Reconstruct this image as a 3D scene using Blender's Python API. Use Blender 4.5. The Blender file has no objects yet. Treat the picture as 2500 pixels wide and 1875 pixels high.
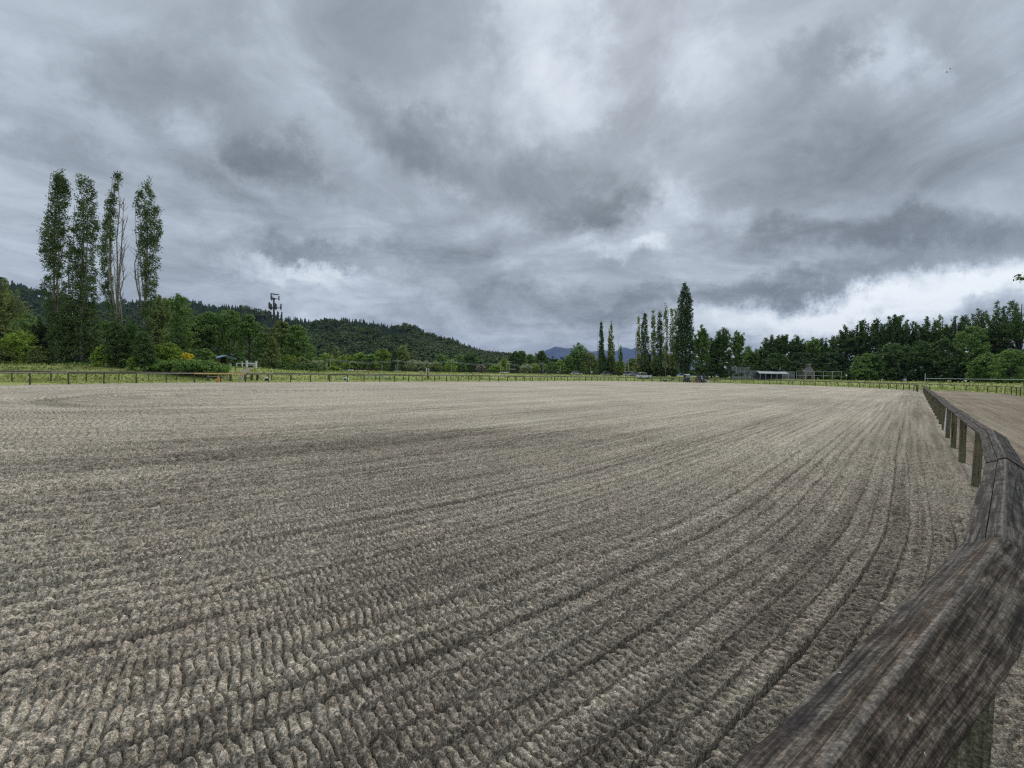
import bpy, math, random
import numpy as np
from mathutils import Matrix, Vector

random.seed(7)
rng = np.random.default_rng(11)
scene = bpy.context.scene
COL = scene.collection

# ------------------------------------------------------------------ camera
H = 1.673                      # eye height, metres
FPX, PITCH, ROLL = 988.0, 0.0279, 0.0179
cam_data = bpy.data.cameras.new('camera')
cam = bpy.data.objects.new('camera', cam_data)
COL.objects.link(cam)
cam_data.sensor_width = 36.0
cam_data.lens = 36.0 * FPX / 2500.0
cam_data.clip_start = 0.05
cam_data.clip_end = 20000.0
cam.matrix_world = Matrix.Translation((0, 0, H)) @ Matrix.Rotation(math.pi / 2 - PITCH, 4, 'X') @ Matrix.Rotation(ROLL, 4, 'Z')
scene.camera = cam
scene.render.resolution_x = 1024
scene.render.resolution_y = 768

# ------------------------------------------------------------------ light
SUN_EL, SUN_AZ = math.radians(40), math.radians(16)     # azimuth from +Y towards +X
sun_data = bpy.data.lights.new('sun', 'SUN')
sun_data.energy = 1.5
sun_data.angle = math.radians(12)
sun_data.color = (1.0, 0.955, 0.89)
sun = bpy.data.objects.new('sun', sun_data)
COL.objects.link(sun)
sd = Vector((math.sin(SUN_AZ) * math.cos(SUN_EL), math.cos(SUN_AZ) * math.cos(SUN_EL), math.sin(SUN_EL)))
sun.rotation_euler = (-sd).to_track_quat('-Z', 'Y').to_euler()

scene.view_settings.view_transform = 'Standard'
scene.view_settings.look = 'None'
scene.view_settings.exposure = 0.22
scene.view_settings.gamma = 1.0
scene.view_settings.use_curve_mapping = False
scene.cycles.use_denoising = False
scene.cycles.filter_width = 1.25
scene.cycles.max_bounces = 6
scene.cycles.diffuse_bounces = 3
scene.cycles.glossy_bounces = 2
scene.cycles.transmission_bounces = 3
scene.cycles.transparent_max_bounces = 6
scene.cycles.volume_bounces = 0

# node helpers -------------------------------------------------------
class NT:
    def __init__(s, tree):
        s.t = tree
        s.t.nodes.clear()
    def n(s, typ, **kw):
        nd = s.t.nodes.new(typ)
        ins = kw.pop('ins', {})
        for k, v in kw.items():
            setattr(nd, k, v)
        for k, v in ins.items():
            sock = nd.inputs[k]
            if isinstance(v, bpy.types.NodeSocket):
                s.t.links.new(v, sock)
            elif isinstance(v, bpy.types.Node):
                s.t.links.new(v.outputs[0], sock)
            else:
                sock.default_value = v
        return nd
    def math(s, op, a, b=None, c=None, clamp=False):
        nd = s.t.nodes.new('ShaderNodeMath')
        nd.operation = op
        nd.use_clamp = clamp
        for i, v in enumerate((a, b, c)):
            if v is None: continue
            if isinstance(v, (bpy.types.NodeSocket,)):
                s.t.links.new(v, nd.inputs[i])
            elif isinstance(v, bpy.types.Node):
                s.t.links.new(v.outputs[0], nd.inputs[i])
            else:
                nd.inputs[i].default_value = v
        return nd.outputs[0]
    def noise(s, vec, scale, detail=4.0, rough=0.55, dist=0.0):
        nd = s.n('ShaderNodeTexNoise', ins={'Scale': scale, 'Detail': detail, 'Roughness': rough, 'Distortion': dist})
        s.t.links.new(vec, nd.inputs['Vector'])
        return nd
    def ramp(s, fac, stops, interp='LINEAR'):
        nd = s.t.nodes.new('ShaderNodeValToRGB')
        nd.color_ramp.interpolation = interp
        el = nd.color_ramp.elements
        while len(el) < len(stops): el.new(0.5)
        for e, (p, c) in zip(el, stops):
            e.position = p
            e.color = (c[0], c[1], c[2], 1) if not isinstance(c, (int, float)) else (c, c, c, 1)
        s.t.links.new(fac, nd.inputs[0])
        return nd.outputs[0]
    def mix(s, fac, a, b, blend='MIX'):
        nd = s.t.nodes.new('ShaderNodeMix')
        nd.data_type = 'RGBA'
        nd.blend_type = blend
        for i, v in ((0, fac), (6, a), (7, b)):
            if isinstance(v, bpy.types.NodeSocket): s.t.links.new(v, nd.inputs[i])
            elif isinstance(v, (int, float)): nd.inputs[i].default_value = v
            else: nd.inputs[i].default_value = (v[0], v[1], v[2], 1)
        return nd.outputs[2]

# ------------------------------------------------------------------ sky (world)
world = bpy.data.worlds.new('World')
scene.world = world
world.use_nodes = True
W = NT(world.node_tree)
sky = W.n('ShaderNodeTexSky', sky_type='NISHITA')
sky.sun_disc = False
sky.sun_elevation = SUN_EL
sky.sun_rotation = SUN_AZ
sky.air_density = 1.0
sky.dust_density = 1.0
tc = W.n('ShaderNodeTexCoord')
dirv = tc.outputs['Generated']
sep = W.n('ShaderNodeSeparateXYZ', ins={0: dirv})
dx, dy, dz = sep.outputs
# cloud deck seen in perspective: direction meets a plane overhead
zz = W.math('ADD', W.math('MAXIMUM', dz, 0.0), 0.24)
plane = W.n('ShaderNodeCombineXYZ', ins={0: W.math('DIVIDE', dx, zz), 1: W.math('DIVIDE', dy, zz), 2: 0.0})
pl = plane.outputs[0]
warp = W.noise(pl, 0.7, 3.0, 0.5)
warpv = W.n('ShaderNodeVectorMath', operation='SUBTRACT', ins={0: warp.outputs['Color'], 1: (0.5, 0.5, 0.5)})
warps = W.n('ShaderNodeVectorMath', operation='SCALE', ins={0: warpv.outputs[0], 'Scale': 1.1})
pl2 = W.n('ShaderNodeVectorMath', operation='ADD', ins={0: pl, 1: warps.outputs[0]}).outputs[0]
n1 = W.noise(pl2, 1.25, 7.0, 0.56).outputs[0]
n2 = W.noise(pl2, 3.2, 7.0, 0.62, 0.25).outputs[0]
# broad banks and breaks of this day's sky, by compass direction (tangent coordinates about north)
dyc = W.math('MAXIMUM', dy, 0.08)
tu = W.math('DIVIDE', dx, dyc)
tv = W.math('DIVIDE', dz, dyc)
tcoord = W.n('ShaderNodeCombineXYZ', ins={0: tu, 1: tv, 2: 0.0}).outputs[0]
wv = W.noise(tcoord, 3.6, 7.0, 0.66)
wv2 = W.n('ShaderNodeVectorMath', operation='SUBTRACT', ins={0: wv.outputs['Color'], 1: (0.5, 0.5, 0.5)})
wv3 = W.n('ShaderNodeVectorMath', operation='MULTIPLY', ins={0: wv2.outputs[0], 1: (0.50, 0.30, 0.0)})
tq = W.n('ShaderNodeVectorMath', operation='ADD', ins={0: tcoord, 1: wv3.outputs[0]}).outputs[0]
FO = 988.0 / 2500 * 2212
# (x, y, rx, ry, rotation, strength) : x,y as degrees-like tangent units derived from bearings of the cloud banks
BANKS = [
 (1150, 80, 170, 300, 8, .28), (1000, 230, 130, 90, 0, .06), (450, 265, 150, 70, -25, .17), (260, 300, 260, 60, -30, .07),
 (640, 588, 210, 30, -2, .30), (700, 660, 170, 60, -10, .16), (800, 520, 130, 60, -20, .06), (1425, 430, 110, 70, 0, .22), (1320, 520, 230, 70, 20, .10),
 (1500, 130, 90, 170, 20, .12), (1345, 552, 80, 26, 0, .22), (1590, 470, 90, 40, 0, .13), (1890, 130, 110, 150, 30, .22), (2130, 90, 130, 130, 0, .08),
 (2020, 640, 460, 62, 7, .52), (1700, 685, 300, 60, 4, .34), (1400, 720, 300, 45, 0, .12), (60, 170, 160, 120, -35, .10), (1290, 240, 160, 50, 20, .08),
 (1640, 190, 90, 60, 30, .09), (1130, 500, 90, 50, 0, .05), (900, 430, 90, 60, -30, .06), (30, 560, 140, 70, 0, .08), (450, 500, 150, 60, -20, .04), (1000,720,260,30,0,.08),
 (310, 190, 240, 100, 0, -.14), (590, 345, 200, 75, -32, -.26), (860, 290, 260, 80, -38, -.20), (650, 552, 270, 42, -2, -.24), (1140, 400, 260, 95, -8, -.22),
 (1250, 470, 170, 60, 25, -.18), (1960, 512, 460, 60, 4, -.34), (1640, 500, 160, 45, 0, -.14), (1850, 380, 330, 120, 0, -.17), (1640, 625, 520, 42, 8, -.27),
 (1740, 130, 250, 90, 35, -.20), (1010, 600, 230, 60, -12, -.18), (1180, 655, 260, 42, 0, -.14), (90, 335, 170, 60, -10, -.11), (1420, 250, 200, 80, 20, -.12),
 (2150, 300, 200, 160, 0, -.10), (520, 430, 220, 40, -32, -.10), (860, 690, 180, 22, -8, -.14), (700,60,300,80,0,-.05),(2150,560,200,40,0,-.12)]
acc = None
for (bx, by, rx, ry, rot, amp) in BANKS:
    u0 = (bx - 1106) / FO
    v0 = (805 + 0.0179 * (bx - 1106) - by) / FO
    mp = W.n('ShaderNodeMapping', vector_type='TEXTURE')
    mp.inputs['Location'].default_value = (u0, v0, 0)
    mp.inputs['Rotation'].default_value = (0, 0, math.radians(rot))
    mp.inputs['Scale'].default_value = (rx / FO * 1.25, ry / FO * 1.25, 1)
    world.node_tree.links.new(tq, mp.inputs['Vector'])
    ln = W.n('ShaderNodeVectorMath', operation='LENGTH', ins={0: mp.outputs[0]})
    mr = W.n('ShaderNodeMapRange', interpolation_type='SMOOTHERSTEP', ins={0: ln.outputs['Value'], 1: 0.0, 2: 1.0, 3: amp, 4: 0.0})
    acc = mr.outputs[0] if acc is None else W.math('ADD', acc, mr.outputs[0])
front = W.n('ShaderNodeMapRange', interpolation_type='SMOOTHSTEP', ins={0: dy, 1: 0.08, 2: 0.3, 3: 0.0, 4: 1.0}).outputs[0]
acc = W.math('MULTIPLY', acc, front)
det = W.math('ADD', W.math('MULTIPLY', W.math('SUBTRACT', n1, 0.5), 0.52), W.math('MULTIPLY', W.math('SUBTRACT', n2, 0.5), 0.62))
lum = W.math('ADD', W.math('ADD', 0.455, acc), det)
cloud = W.ramp(lum, [(0.0, (.12, .137, .155)), (0.2, (.200, .228, .258)), (0.42, (.330, .372, .424)), (0.62, (.49, .548, .622)), (0.82, (.67, .73, .79)), (1.0, (.86, .91, .95))])
# overcast dome: brighter overhead than near the horizon
zen = W.n('ShaderNodeMapRange', interpolation_type='SMOOTHSTEP', ins={0: dz, 1: 0.66, 2: 0.92, 3: 1.0, 4: 1.9}).outputs[0]
low = W.n('ShaderNodeMapRange', interpolation_type='SMOOTHSTEP', ins={0: dz, 1: -0.02, 2: 0.0, 3: 0.0, 4: 1.0}).outputs[0]
cl2 = W.n('ShaderNodeVectorMath', operation='SCALE', ins={0: cloud, 'Scale': zen}).outputs[0]
cl3 = W.n('ShaderNodeVectorMath', operation='SCALE', ins={0: cl2, 'Scale': 10.0}).outputs[0]
skyc = W.mix(0.97, sky.outputs[0], cl3)
bg = W.n('ShaderNodeBackground', ins={'Color': skyc, 'Strength': 0.1})
wo = W.n('ShaderNodeOutputWorld', ins={0: bg.outputs[0]})
world.cycles.sampling_method = 'MANUAL'
world.cycles.sample_map_resolution = 512

# ------------------------------------------------------------------ geometry of the place
C1 = np.array([-11.44, 27.12]); C2 = np.array([38.37, 77.79]); R = 27.96
AX = (C2 - C1) / np.hypot(*(C2 - C1)); LN = float(np.hypot(*(C2 - C1))); NX = np.array([-AX[1], AX[0]])
HC1 = np.array([-17.3, 26.9]); HR = 32.0        # harrow passes follow this wider curve
TRACK = 9.0

def seg_dist(x, y, c=C1, ln=LN):
    px, py = x - c[0], y - c[1]
    a = px * AX[0] + py * AX[1]
    b = px * NX[0] + py * NX[1]
    ac = np.clip(a, 0, ln)
    d = np.hypot(a - ac, b)
    return d, a, b, ac

def sm(x, a, b):
    t = np.clip((x - a) / (b - a), 0, 1)
    return t * t * (3 - 2 * t)

def hashn(ix, iy, seed):
    h = (ix.astype(np.int64) * 374761393 + iy.astype(np.int64) * 668265263 + seed * 982451653) & 0x7fffffff
    h = ((h ^ (h >> 13)) * 1274126177) & 0x7fffffff
    h = h ^ (h >> 16)
    return (h & 0xffff) / 65535.0

def vnoise(x, y, seed=0):
    ix, iy = np.floor(x), np.floor(y)
    fx, fy = x - ix, y - iy
    fx = fx * fx * (3 - 2 * fx); fy = fy * fy * (3 - 2 * fy)
    a = hashn(ix, iy, seed); b = hashn(ix + 1, iy, seed)
    c = hashn(ix, iy + 1, seed); d = hashn(ix + 1, iy + 1, seed)
    return (a * (1 - fx) + b * fx) * (1 - fy) + (c * (1 - fx) + d * fx) * fy

def terrain_z(x, y):
    x = np.asarray(x, float); y = np.asarray(y, float)
    d, a, b, ac = seg_dist(x, y)
    out = d - (R + TRACK)
    berm = sm(out, 5, 22)
    u = x / np.maximum(np.abs(y), 1)
    z = 1.15 * berm * (0.85 + .3 * vnoise(x / 25, y / 25, 3))
    z = z + berm * .45 * sm(-u, .45, .7)
    z = z + .10 * (vnoise(x / 4, y / 4, 5) - .5) * sm(out, -3, 6)
    inside = 1 - sm(d, R + 1.0, R + 2.2)
    nearside = (1 - sm(out, -.3, .8)) * sm(-b, 0, 5) * (1 - sm(a, LN + 12, LN + 18))
    nearcam = 1 - sm(np.hypot(x, y), 14, 16)
    z = z - .16 * np.maximum(np.maximum(inside, nearside), nearcam)
    return z

def tz(x, y):
    return float(terrain_z(np.array([x]), np.array([y]))[0])

def ray(px, py):
    a, b = px - 1250.0, py - 937.5
    x = a * math.cos(ROLL) + b * math.sin(ROLL); y = -a * math.sin(ROLL) + b * math.cos(ROLL)
    d = (x / FPX, 1.0, -y / FPX)
    c, s = math.cos(PITCH), math.sin(PITCH)
    return (d[0], d[1] * c + d[2] * s, -d[1] * s + d[2] * c)

def P(px, py, Y):
    """point at bearing px, elevation py and distance Y north of the camera"""
    d = ray(px, py); t = Y / d[1]
    return (d[0] * t, Y, H + d[2] * t)

# ------------------------------------------------------------------ object helpers
def mesh_obj(name, verts, faces, mats, parent=None, uv=None, smooth=False, mat_idx=None, loc=None):
    me = bpy.data.meshes.new(name)
    verts = np.asarray(verts, dtype=np.float32).reshape(-1, 3)
    if isinstance(faces, np.ndarray) and faces.ndim == 2:
        nf, k = faces.shape
        me.vertices.add(len(verts)); me.vertices.foreach_set('co', verts.ravel())
        me.loops.add(nf * k); me.loops.foreach_set('vertex_index', faces.astype(np.int32).ravel())
        me.polygons.add(nf)
        me.polygons.foreach_set('loop_start', np.arange(0, nf * k, k, dtype=np.int32))
        try: me.polygons.foreach_set('loop_total', np.full(nf, k, dtype=np.int32))
        except Exception: pass
        me.update(calc_edges=True)
    else:
        me.from_pydata([tuple(map(float, v)) for v in verts], [], [tuple(map(int, f)) for f in faces])
        me.update()
    if uv is not None:
        lay = me.uv_layers.new(name='UVMap')
        li = np.empty(len(me.loops), dtype=np.int32); me.loops.foreach_get('vertex_index', li)
        lay.data.foreach_set('uv', np.asarray(uv, dtype=np.float32)[li].ravel())
    if not isinstance(mats, (list, tuple)): mats = [mats]
    for m in mats: me.materials.append(m)
    if mat_idx is not None: me.polygons.foreach_set('material_index', np.asarray(mat_idx, dtype=np.int32))
    if smooth: me.polygons.foreach_set('use_smooth', np.ones(len(me.polygons), dtype=bool))
    o = bpy.data.objects.new(name, me)
    COL.objects.link(o)
    if parent is not None: o.parent = parent
    if loc is not None: o.location = loc
    return o

def tag(o, label=None, cat=None, group=None, kind=None):
    if label: o['label'] = label
    if cat: o['category'] = cat
    if group: o['group'] = group
    if kind: o['kind'] = kind
    return o

def empty(name, loc=(0, 0, 0), rz=0.0, label=None, cat=None, group=None):
    o = bpy.data.objects.new(name, None)
    COL.objects.link(o)
    o.location = loc; o.rotation_euler = (0, 0, rz)
    o.empty_display_size = .2
    return tag(o, label, cat, group)

def copy_thing(root, loc, rz=0.0, label=None, scale=None):
    r = root.copy(); COL.objects.link(r)
    r.location = loc; r.rotation_euler = (0, 0, rz)
    if scale: r.scale = (scale,) * 3
    if label: r['label'] = label
    for ch in list(root.children):
        c = ch.copy(); COL.objects.link(c); c.parent = r
        for g in list(ch.children):
            d = g.copy(); COL.objects.link(d); d.parent = c
    return r

class MB:
    """collects boxes, tubes and prisms into one mesh"""
    def __init__(s): s.v = []; s.f = []
    def add(s, vs, fs):
        o = len(s.v); s.v += [tuple(v) for v in vs]; s.f += [tuple(i + o for i in f) for f in fs]; return s
    def box(s, c, d, rz=0.0, bev=0.0, top=1.0, rx=0.0):
        hx, hy, hz = d[0] / 2, d[1] / 2, d[2] / 2
        b = min(bev, hx * .9, hy * .9, hz * .9)
        vs = []; fs = []
        if b <= 0:
            vs = [(sx * hx * (top if sz > 0 else 1), sy * hy * (top if sz > 0 else 1), sz * hz) for sz in (-1, 1) for sx, sy in ((-1, -1), (1, -1), (1, 1), (-1, 1))]
            fs = [(0, 3, 2, 1), (4, 5, 6, 7), (0, 1, 5, 4), (1, 2, 6, 5), (2, 3, 7, 6), (3, 0, 4, 7)]
        else:
            rings = []
            for z, ins in ((-hz, b), (-hz + b, 0), (hz - b, 0), (hz, b)):
                k = top if z > 0 else 1
                X, Y = hx * k - ins, hy * k - ins
                ch = b * .6 if ins == 0 else 0
                rings.append([(-X + ch, -Y, z), (X - ch, -Y, z), (X, -Y + ch, z), (X, Y - ch, z), (X - ch, Y, z), (-X + ch, Y, z), (-X, Y - ch, z), (-X, -Y + ch, z)])
            for r in rings: vs += r
            for k in range(3):
                for i in range(8):
                    j = (i + 1) % 8
                    fs.append((k * 8 + i, k * 8 + j, k * 8 + 8 + j, k * 8 + 8 + i))
            fs.append(tuple(range(7, -1, -1))); fs.append(tuple(range(24, 32)))
        cz, szn = math.cos(rz), math.sin(rz); cx, sx_ = math.cos(rx), math.sin(rx)
        out = []
        for x, y, z in vs:
            y, z = y * cx - z * sx_, y * sx_ + z * cx
            out.append((x * cz - y * szn + c[0], x * szn + y * cz + c[1], z + c[2]))
        return s.add(out, fs)
    def tube(s, pts, rad, n=8, cap=True):
        pts = [Vector(p) for p in pts]
        if isinstance(rad, (int, float)): rad = [rad] * len(pts)
        vs = []; fs = []
        up0 = Vector((0, 0, 1))
        for i, p in enumerate(pts):
            t = (pts[min(i + 1, len(pts) - 1)] - pts[max(i - 1, 0)])
            if t.length < 1e-9: t = Vector((0, 0, 1))
            t.normalize()
            ref = Vector((1, 0, 0)) if abs(t.z) > .95 else up0
            a = t.cross(ref).normalized(); b = t.cross(a).normalized()
            for k in range(n):
                an = 2 * math.pi * k / n
                q = p + (a * math.cos(an) + b * math.sin(an)) * rad[i]
                vs.append((q.x, q.y, q.z))
        for i in range(len(pts) - 1):
            for k in range(n):
                j = (k + 1) % n
                fs.append((i * n + k, i * n + j, (i + 1) * n + j, (i + 1) * n + k))
        if cap:
            fs.append(tuple(range(n - 1, -1, -1))); fs.append(tuple((len(pts) - 1) * n + k for k in range(n)))
        return s.add(vs, fs)
    def prism(s, prof, y0, y1):
        """profile in x,z extruded along y"""
        n = len(prof)
        vs = [(x, y0, z) for x, z in prof] + [(x, y1, z) for x, z in prof]
        fs = [tuple(range(n)), tuple(range(2 * n - 1, n - 1, -1))]
        for i in range(n):
            j = (i + 1) % n
            fs.append((i, i + n, j + n, j))
        return s.add(vs, fs)
    def build(s, name, mat, parent=None, loc=None, smooth=False):
        return mesh_obj(name, s.v, s.f, mat, parent, loc=loc, smooth=smooth)

# ------------------------------------------------------------------ materials
def newmat(name):
    m = bpy.data.materials.new(name); m.use_nodes = True
    return m, NT(m.node_tree)

def pbr(N, col, rough=.8, spec=.3, normal=None, metal=0.0):
    ins = {'Base Color': col if isinstance(col, bpy.types.NodeSocket) else (col[0], col[1], col[2], 1), 'Roughness': rough, 'Metallic': metal, 'Specular IOR Level': spec}
    if normal is not None: ins['Normal'] = normal
    b = N.n('ShaderNodeBsdfPrincipled', ins=ins)
    return b

def out(N, sh):
    N.n('ShaderNodeOutputMaterial', ins={0: sh.outputs[0]})

def simple(name, col, rough=.7, var=.18, scale=6.0, spec=.3, metal=0.0):
    m, N = newmat(name)
    t = N.n('ShaderNodeTexCoord')
    ns = N.noise(t.outputs['Object'], scale, 5.0, .6)
    dark = tuple(c * (1 - var) for c in col); lite = tuple(min(1, c * (1 + var)) for c in col)
    c = N.ramp(ns.outputs[0], [(.3, dark), (.7, lite)])
    bp = N.n('ShaderNodeBump', ins={'Strength': .25, 'Distance': .01, 'Height': ns.outputs[0]})
    out(N, pbr(N, c, rough, spec, bp.outputs[0], metal))
    return m

def leafmat(name, c1, c2, trans=.22, isl=.45):
    m, N = newmat(name)
    g = N.n('ShaderNodeNewGeometry')
    t = N.n('ShaderNodeTexCoord')
    ns = N.noise(g.outputs['Position'], .35, 3.0, .6)
    f = N.math('ADD', N.math('MULTIPLY', g.outputs['Random Per Island'], isl), N.math('MULTIPLY', ns.outputs[0], 1.15 - isl))
    c = N.ramp(f, [(.12, tuple(x * .72 for x in c1)), (.45, c1), (.72, c2), (.98, tuple(min(1, x * 1.3) for x in c2))])
    d = pbr(N, c, .75, .10)
    tr = N.n('ShaderNodeBsdfTranslucent', ins={0: c})
    mx = N.n('ShaderNodeMixShader', ins={0: trans, 1: d.outputs[0], 2: tr.outputs[0]})
    out(N, mx)
    return m

LM = {
 'dark': leafmat('leaf_dark', (0.083, 0.141, 0.050), (0.173, 0.262, 0.088)),
 'poplar': leafmat('leaf_poplar', (0.084, 0.130, 0.051), (0.190, 0.267, 0.107)),
 'mid': leafmat('leaf_mid', (0.135, 0.223, 0.064), (0.278, 0.408, 0.117)),
 'olive': leafmat('leaf_olive', (0.178, 0.221, 0.075), (0.338, 0.398, 0.137)),
 'light': leafmat('leaf_light', (0.206, 0.301, 0.055), (0.387, 0.519, 0.103)),
 'bright': leafmat('leaf_bright', (0.199, 0.296, 0.045), (0.357, 0.482, 0.088)),
 'bramble': leafmat('leaf_bramble', (0.114, 0.198, 0.046), (0.250, 0.374, 0.104)),
 'yellow': leafmat('leaf_yellow', (.60, .47, .03), (.85, .70, .06)),
 'grey': leafmat('leaf_grey', (0.270, 0.311, 0.153), (0.476, 0.519, 0.280)),
 'plum': leafmat('leaf_plum', (0.195, 0.156, 0.143), (0.494, 0.442, 0.416)),
 'vdark': leafmat('leaf_vdark', (0.054, 0.092, 0.037), (0.116, 0.178, 0.067)),
 'hill': leafmat('leaf_hill', (0.073, 0.112, 0.039), (0.140, 0.188, 0.061), .2, .14),
 'hillc': leafmat('leaf_conifer', (0.049, 0.080, 0.035), (0.081, 0.120, 0.051), .1, .2),
}

def barkmat(name, c1, c2):
    m, N = newmat(name)
    t = N.n('ShaderNodeTexCoord')
    mp = N.n('ShaderNodeMapping', ins={0: t.outputs['Object']}); mp.inputs['Scale'].default_value = (6, 6, 1.2)
    ns = N.noise(mp.outputs[0], 1.5, 5.0, .65)
    c = N.ramp(ns.outputs[0], [(.3, c1), (.7, c2)])
    bp = N.n('ShaderNodeBump', ins={'Strength': .6, 'Distance': .03, 'Height': ns.outputs[0]})
    out(N, pbr(N, c, .9, .2, bp.outputs[0]))
    return m
BARK = barkmat('bark_brown', (.05, .04, .03), (.14, .12, .10))
BARKP = barkmat('bark_pale', (.16, .145, .125), (.42, .39, .35))

# sand of the riding arena -------------------------------------------
def damp(N, pos, uv):
    """two damp areas of the arena: a long one out left of centre and one beside the near fence"""
    mp = N.n('ShaderNodeMapping', vector_type='TEXTURE'); N.t.links.new(pos, mp.inputs[0])
    mp.inputs['Location'].default_value = (-2.5, 9.6, 0); mp.inputs['Rotation'].default_value = (0, 0, math.radians(24)); mp.inputs['Scale'].default_value = (8.5, 2.3, 50)
    ln = N.n('ShaderNodeVectorMath', operation='LENGTH', ins={0: mp.outputs[0]})
    wob = N.math('MULTIPLY', N.math('SUBTRACT', N.noise(pos, .8, 4.0, .6).outputs[0], .5), 1.1)
    a = N.n('ShaderNodeMapRange', interpolation_type='SMOOTHSTEP', ins={0: N.math('ADD', ln.outputs['Value'], wob), 1: .35, 2: 1.1, 3: .11, 4: 0.0}).outputs[0]
    rr = N.n('ShaderNodeSeparateXYZ', ins={0: uv}).outputs[1]
    b = N.n('ShaderNodeMapRange', interpolation_type='SMOOTHSTEP', ins={0: N.math('ADD', rr, wob), 1: .9, 2: 2.6, 3: .075, 4: 0.0}).outputs[0]
    return N.math('ADD', a, b)

def sandmat(name, base, dark, track=False):
    m, N = newmat(name)
    t = N.n('ShaderNodeTexCoord')
    uvn = N.n('ShaderNodeUVMap', uv_map='UVMap')
    g = N.n('ShaderNodeNewGeometry')
    pos = g.outputs['Position']
    uv = uvn.outputs[0]                       # (along the pass, across the pass) in metres
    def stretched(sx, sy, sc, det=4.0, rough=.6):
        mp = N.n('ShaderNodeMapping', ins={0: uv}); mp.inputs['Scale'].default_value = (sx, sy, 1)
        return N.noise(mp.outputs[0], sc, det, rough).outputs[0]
    streak = stretched(.05, 2.6, 1.0, 3.0, .6)         # damp streaks along the harrow passes, deepened to stand in for groove shade
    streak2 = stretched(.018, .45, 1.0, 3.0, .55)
    broad = N.noise(pos, .12, 4.0, .6).outputs[0]
    mid = N.noise(pos, 1.3, 5.0, .65).outputs[0]
    grain = N.noise(pos, 85.0, 3.0, .7).outputs[0]
    grain2 = N.noise(pos, 300.0, 2.0, .6).outputs[0]
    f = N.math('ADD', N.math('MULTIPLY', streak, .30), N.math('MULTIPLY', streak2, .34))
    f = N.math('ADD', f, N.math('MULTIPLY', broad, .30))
    fine = stretched(.12, 6.5, 1.0, 3.0, .7)  # thin dark row lines: damp sand plus furrow shade put into the colour
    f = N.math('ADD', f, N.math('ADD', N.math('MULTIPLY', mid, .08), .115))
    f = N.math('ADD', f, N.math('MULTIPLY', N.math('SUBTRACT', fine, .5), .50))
    if not track:
        f = N.math('SUBTRACT', f, damp(N, pos, uv))
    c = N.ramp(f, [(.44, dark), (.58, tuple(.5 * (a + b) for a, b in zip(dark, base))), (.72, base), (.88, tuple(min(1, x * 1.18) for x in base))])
    # tint patches: reddish damp and greenish dry
    tint = N.ramp(N.noise(pos, .55, 3.0, .6).outputs[0], [(.35, (1.02, .995, .975)), (.62, (.985, 1.0, .975))])
    c = N.mix(1.0, c, tint, 'MULTIPLY')
    for sc_, lo, hi in ((150.0, .58, 1.50), (58.0, .50, 1.55), (21.0, .78, 1.22), (8.0, .90, 1.10)):
        gm = N.ramp(N.noise(pos, sc_, 1.5, .6).outputs[0], [(.32, lo), (.50, 1.0), (.68, hi)])
        c = N.mix(1.0, c, gm, 'MULTIPLY')
    # wheel arc scars in the far left of the arena: darker, damper sand
    if not track:
        vd = N.n('ShaderNodeVectorMath', operation='DISTANCE', ins={0: pos, 1: (-15.5, 24.0, 0.0)})
        ring = N.math('ABSOLUTE', N.math('SUBTRACT', vd.outputs['Value'], N.math('ADD', 7.3, N.math('MULTIPLY', broad, 1.2))))
        rm = N.n('ShaderNodeMapRange', interpolation_type='SMOOTHSTEP', ins={0: ring, 1: .15, 2: .75, 3: 1.0, 4: 0.0}).outputs[0]
        sx = N.n('ShaderNodeSeparateXYZ', ins={0: pos}).outputs[0]
        rl = N.n('ShaderNodeMapRange', interpolation_type='SMOOTHSTEP', ins={0: sx, 1: -19.0, 2: -13.0, 3: 1.0, 4: 0.0}).outputs[0]
        c = N.mix(N.math('MULTIPLY', N.math('MULTIPLY', rm, rl), .38), c, (.10, .088, .07))
    hgt = N.math('ADD', N.math('MULTIPLY', grain, .5), N.math('MULTIPLY', mid, .25))
    b1 = N.n('ShaderNodeBump', ins={'Strength': 1.0, 'Distance': .013, 'Height': grain})
    crumb = N.noise(pos, 34.0, 4.0, .75).outputs[0]
    b1 = N.n('ShaderNodeBump', ins={'Strength': 1.0, 'Distance': .016, 'Height': crumb, 'Normal': b1.outputs[0]})
    furrow = stretched(.12, 3.2, 1.0, 4.0, .7)
    b2 = N.n('ShaderNodeBump', ins={'Strength': .8, 'Distance': .04, 'Height': furrow, 'Normal': b1.outputs[0]})
    clod = N.noise(pos, 9.0, 4.0, .7).outputs[0]
    b3 = N.n('ShaderNodeBump', ins={'Strength': .9, 'Distance': .022, 'Height': clod, 'Normal': b2.outputs[0]})
    out(N, pbr(N, c, .97, .12, b3.outputs[0]))
    return m
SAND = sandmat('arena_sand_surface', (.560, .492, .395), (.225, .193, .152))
TSAND = sandmat('track_sand_surface', (.330, .275, .205), (.135, .108, .078), True)

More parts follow.
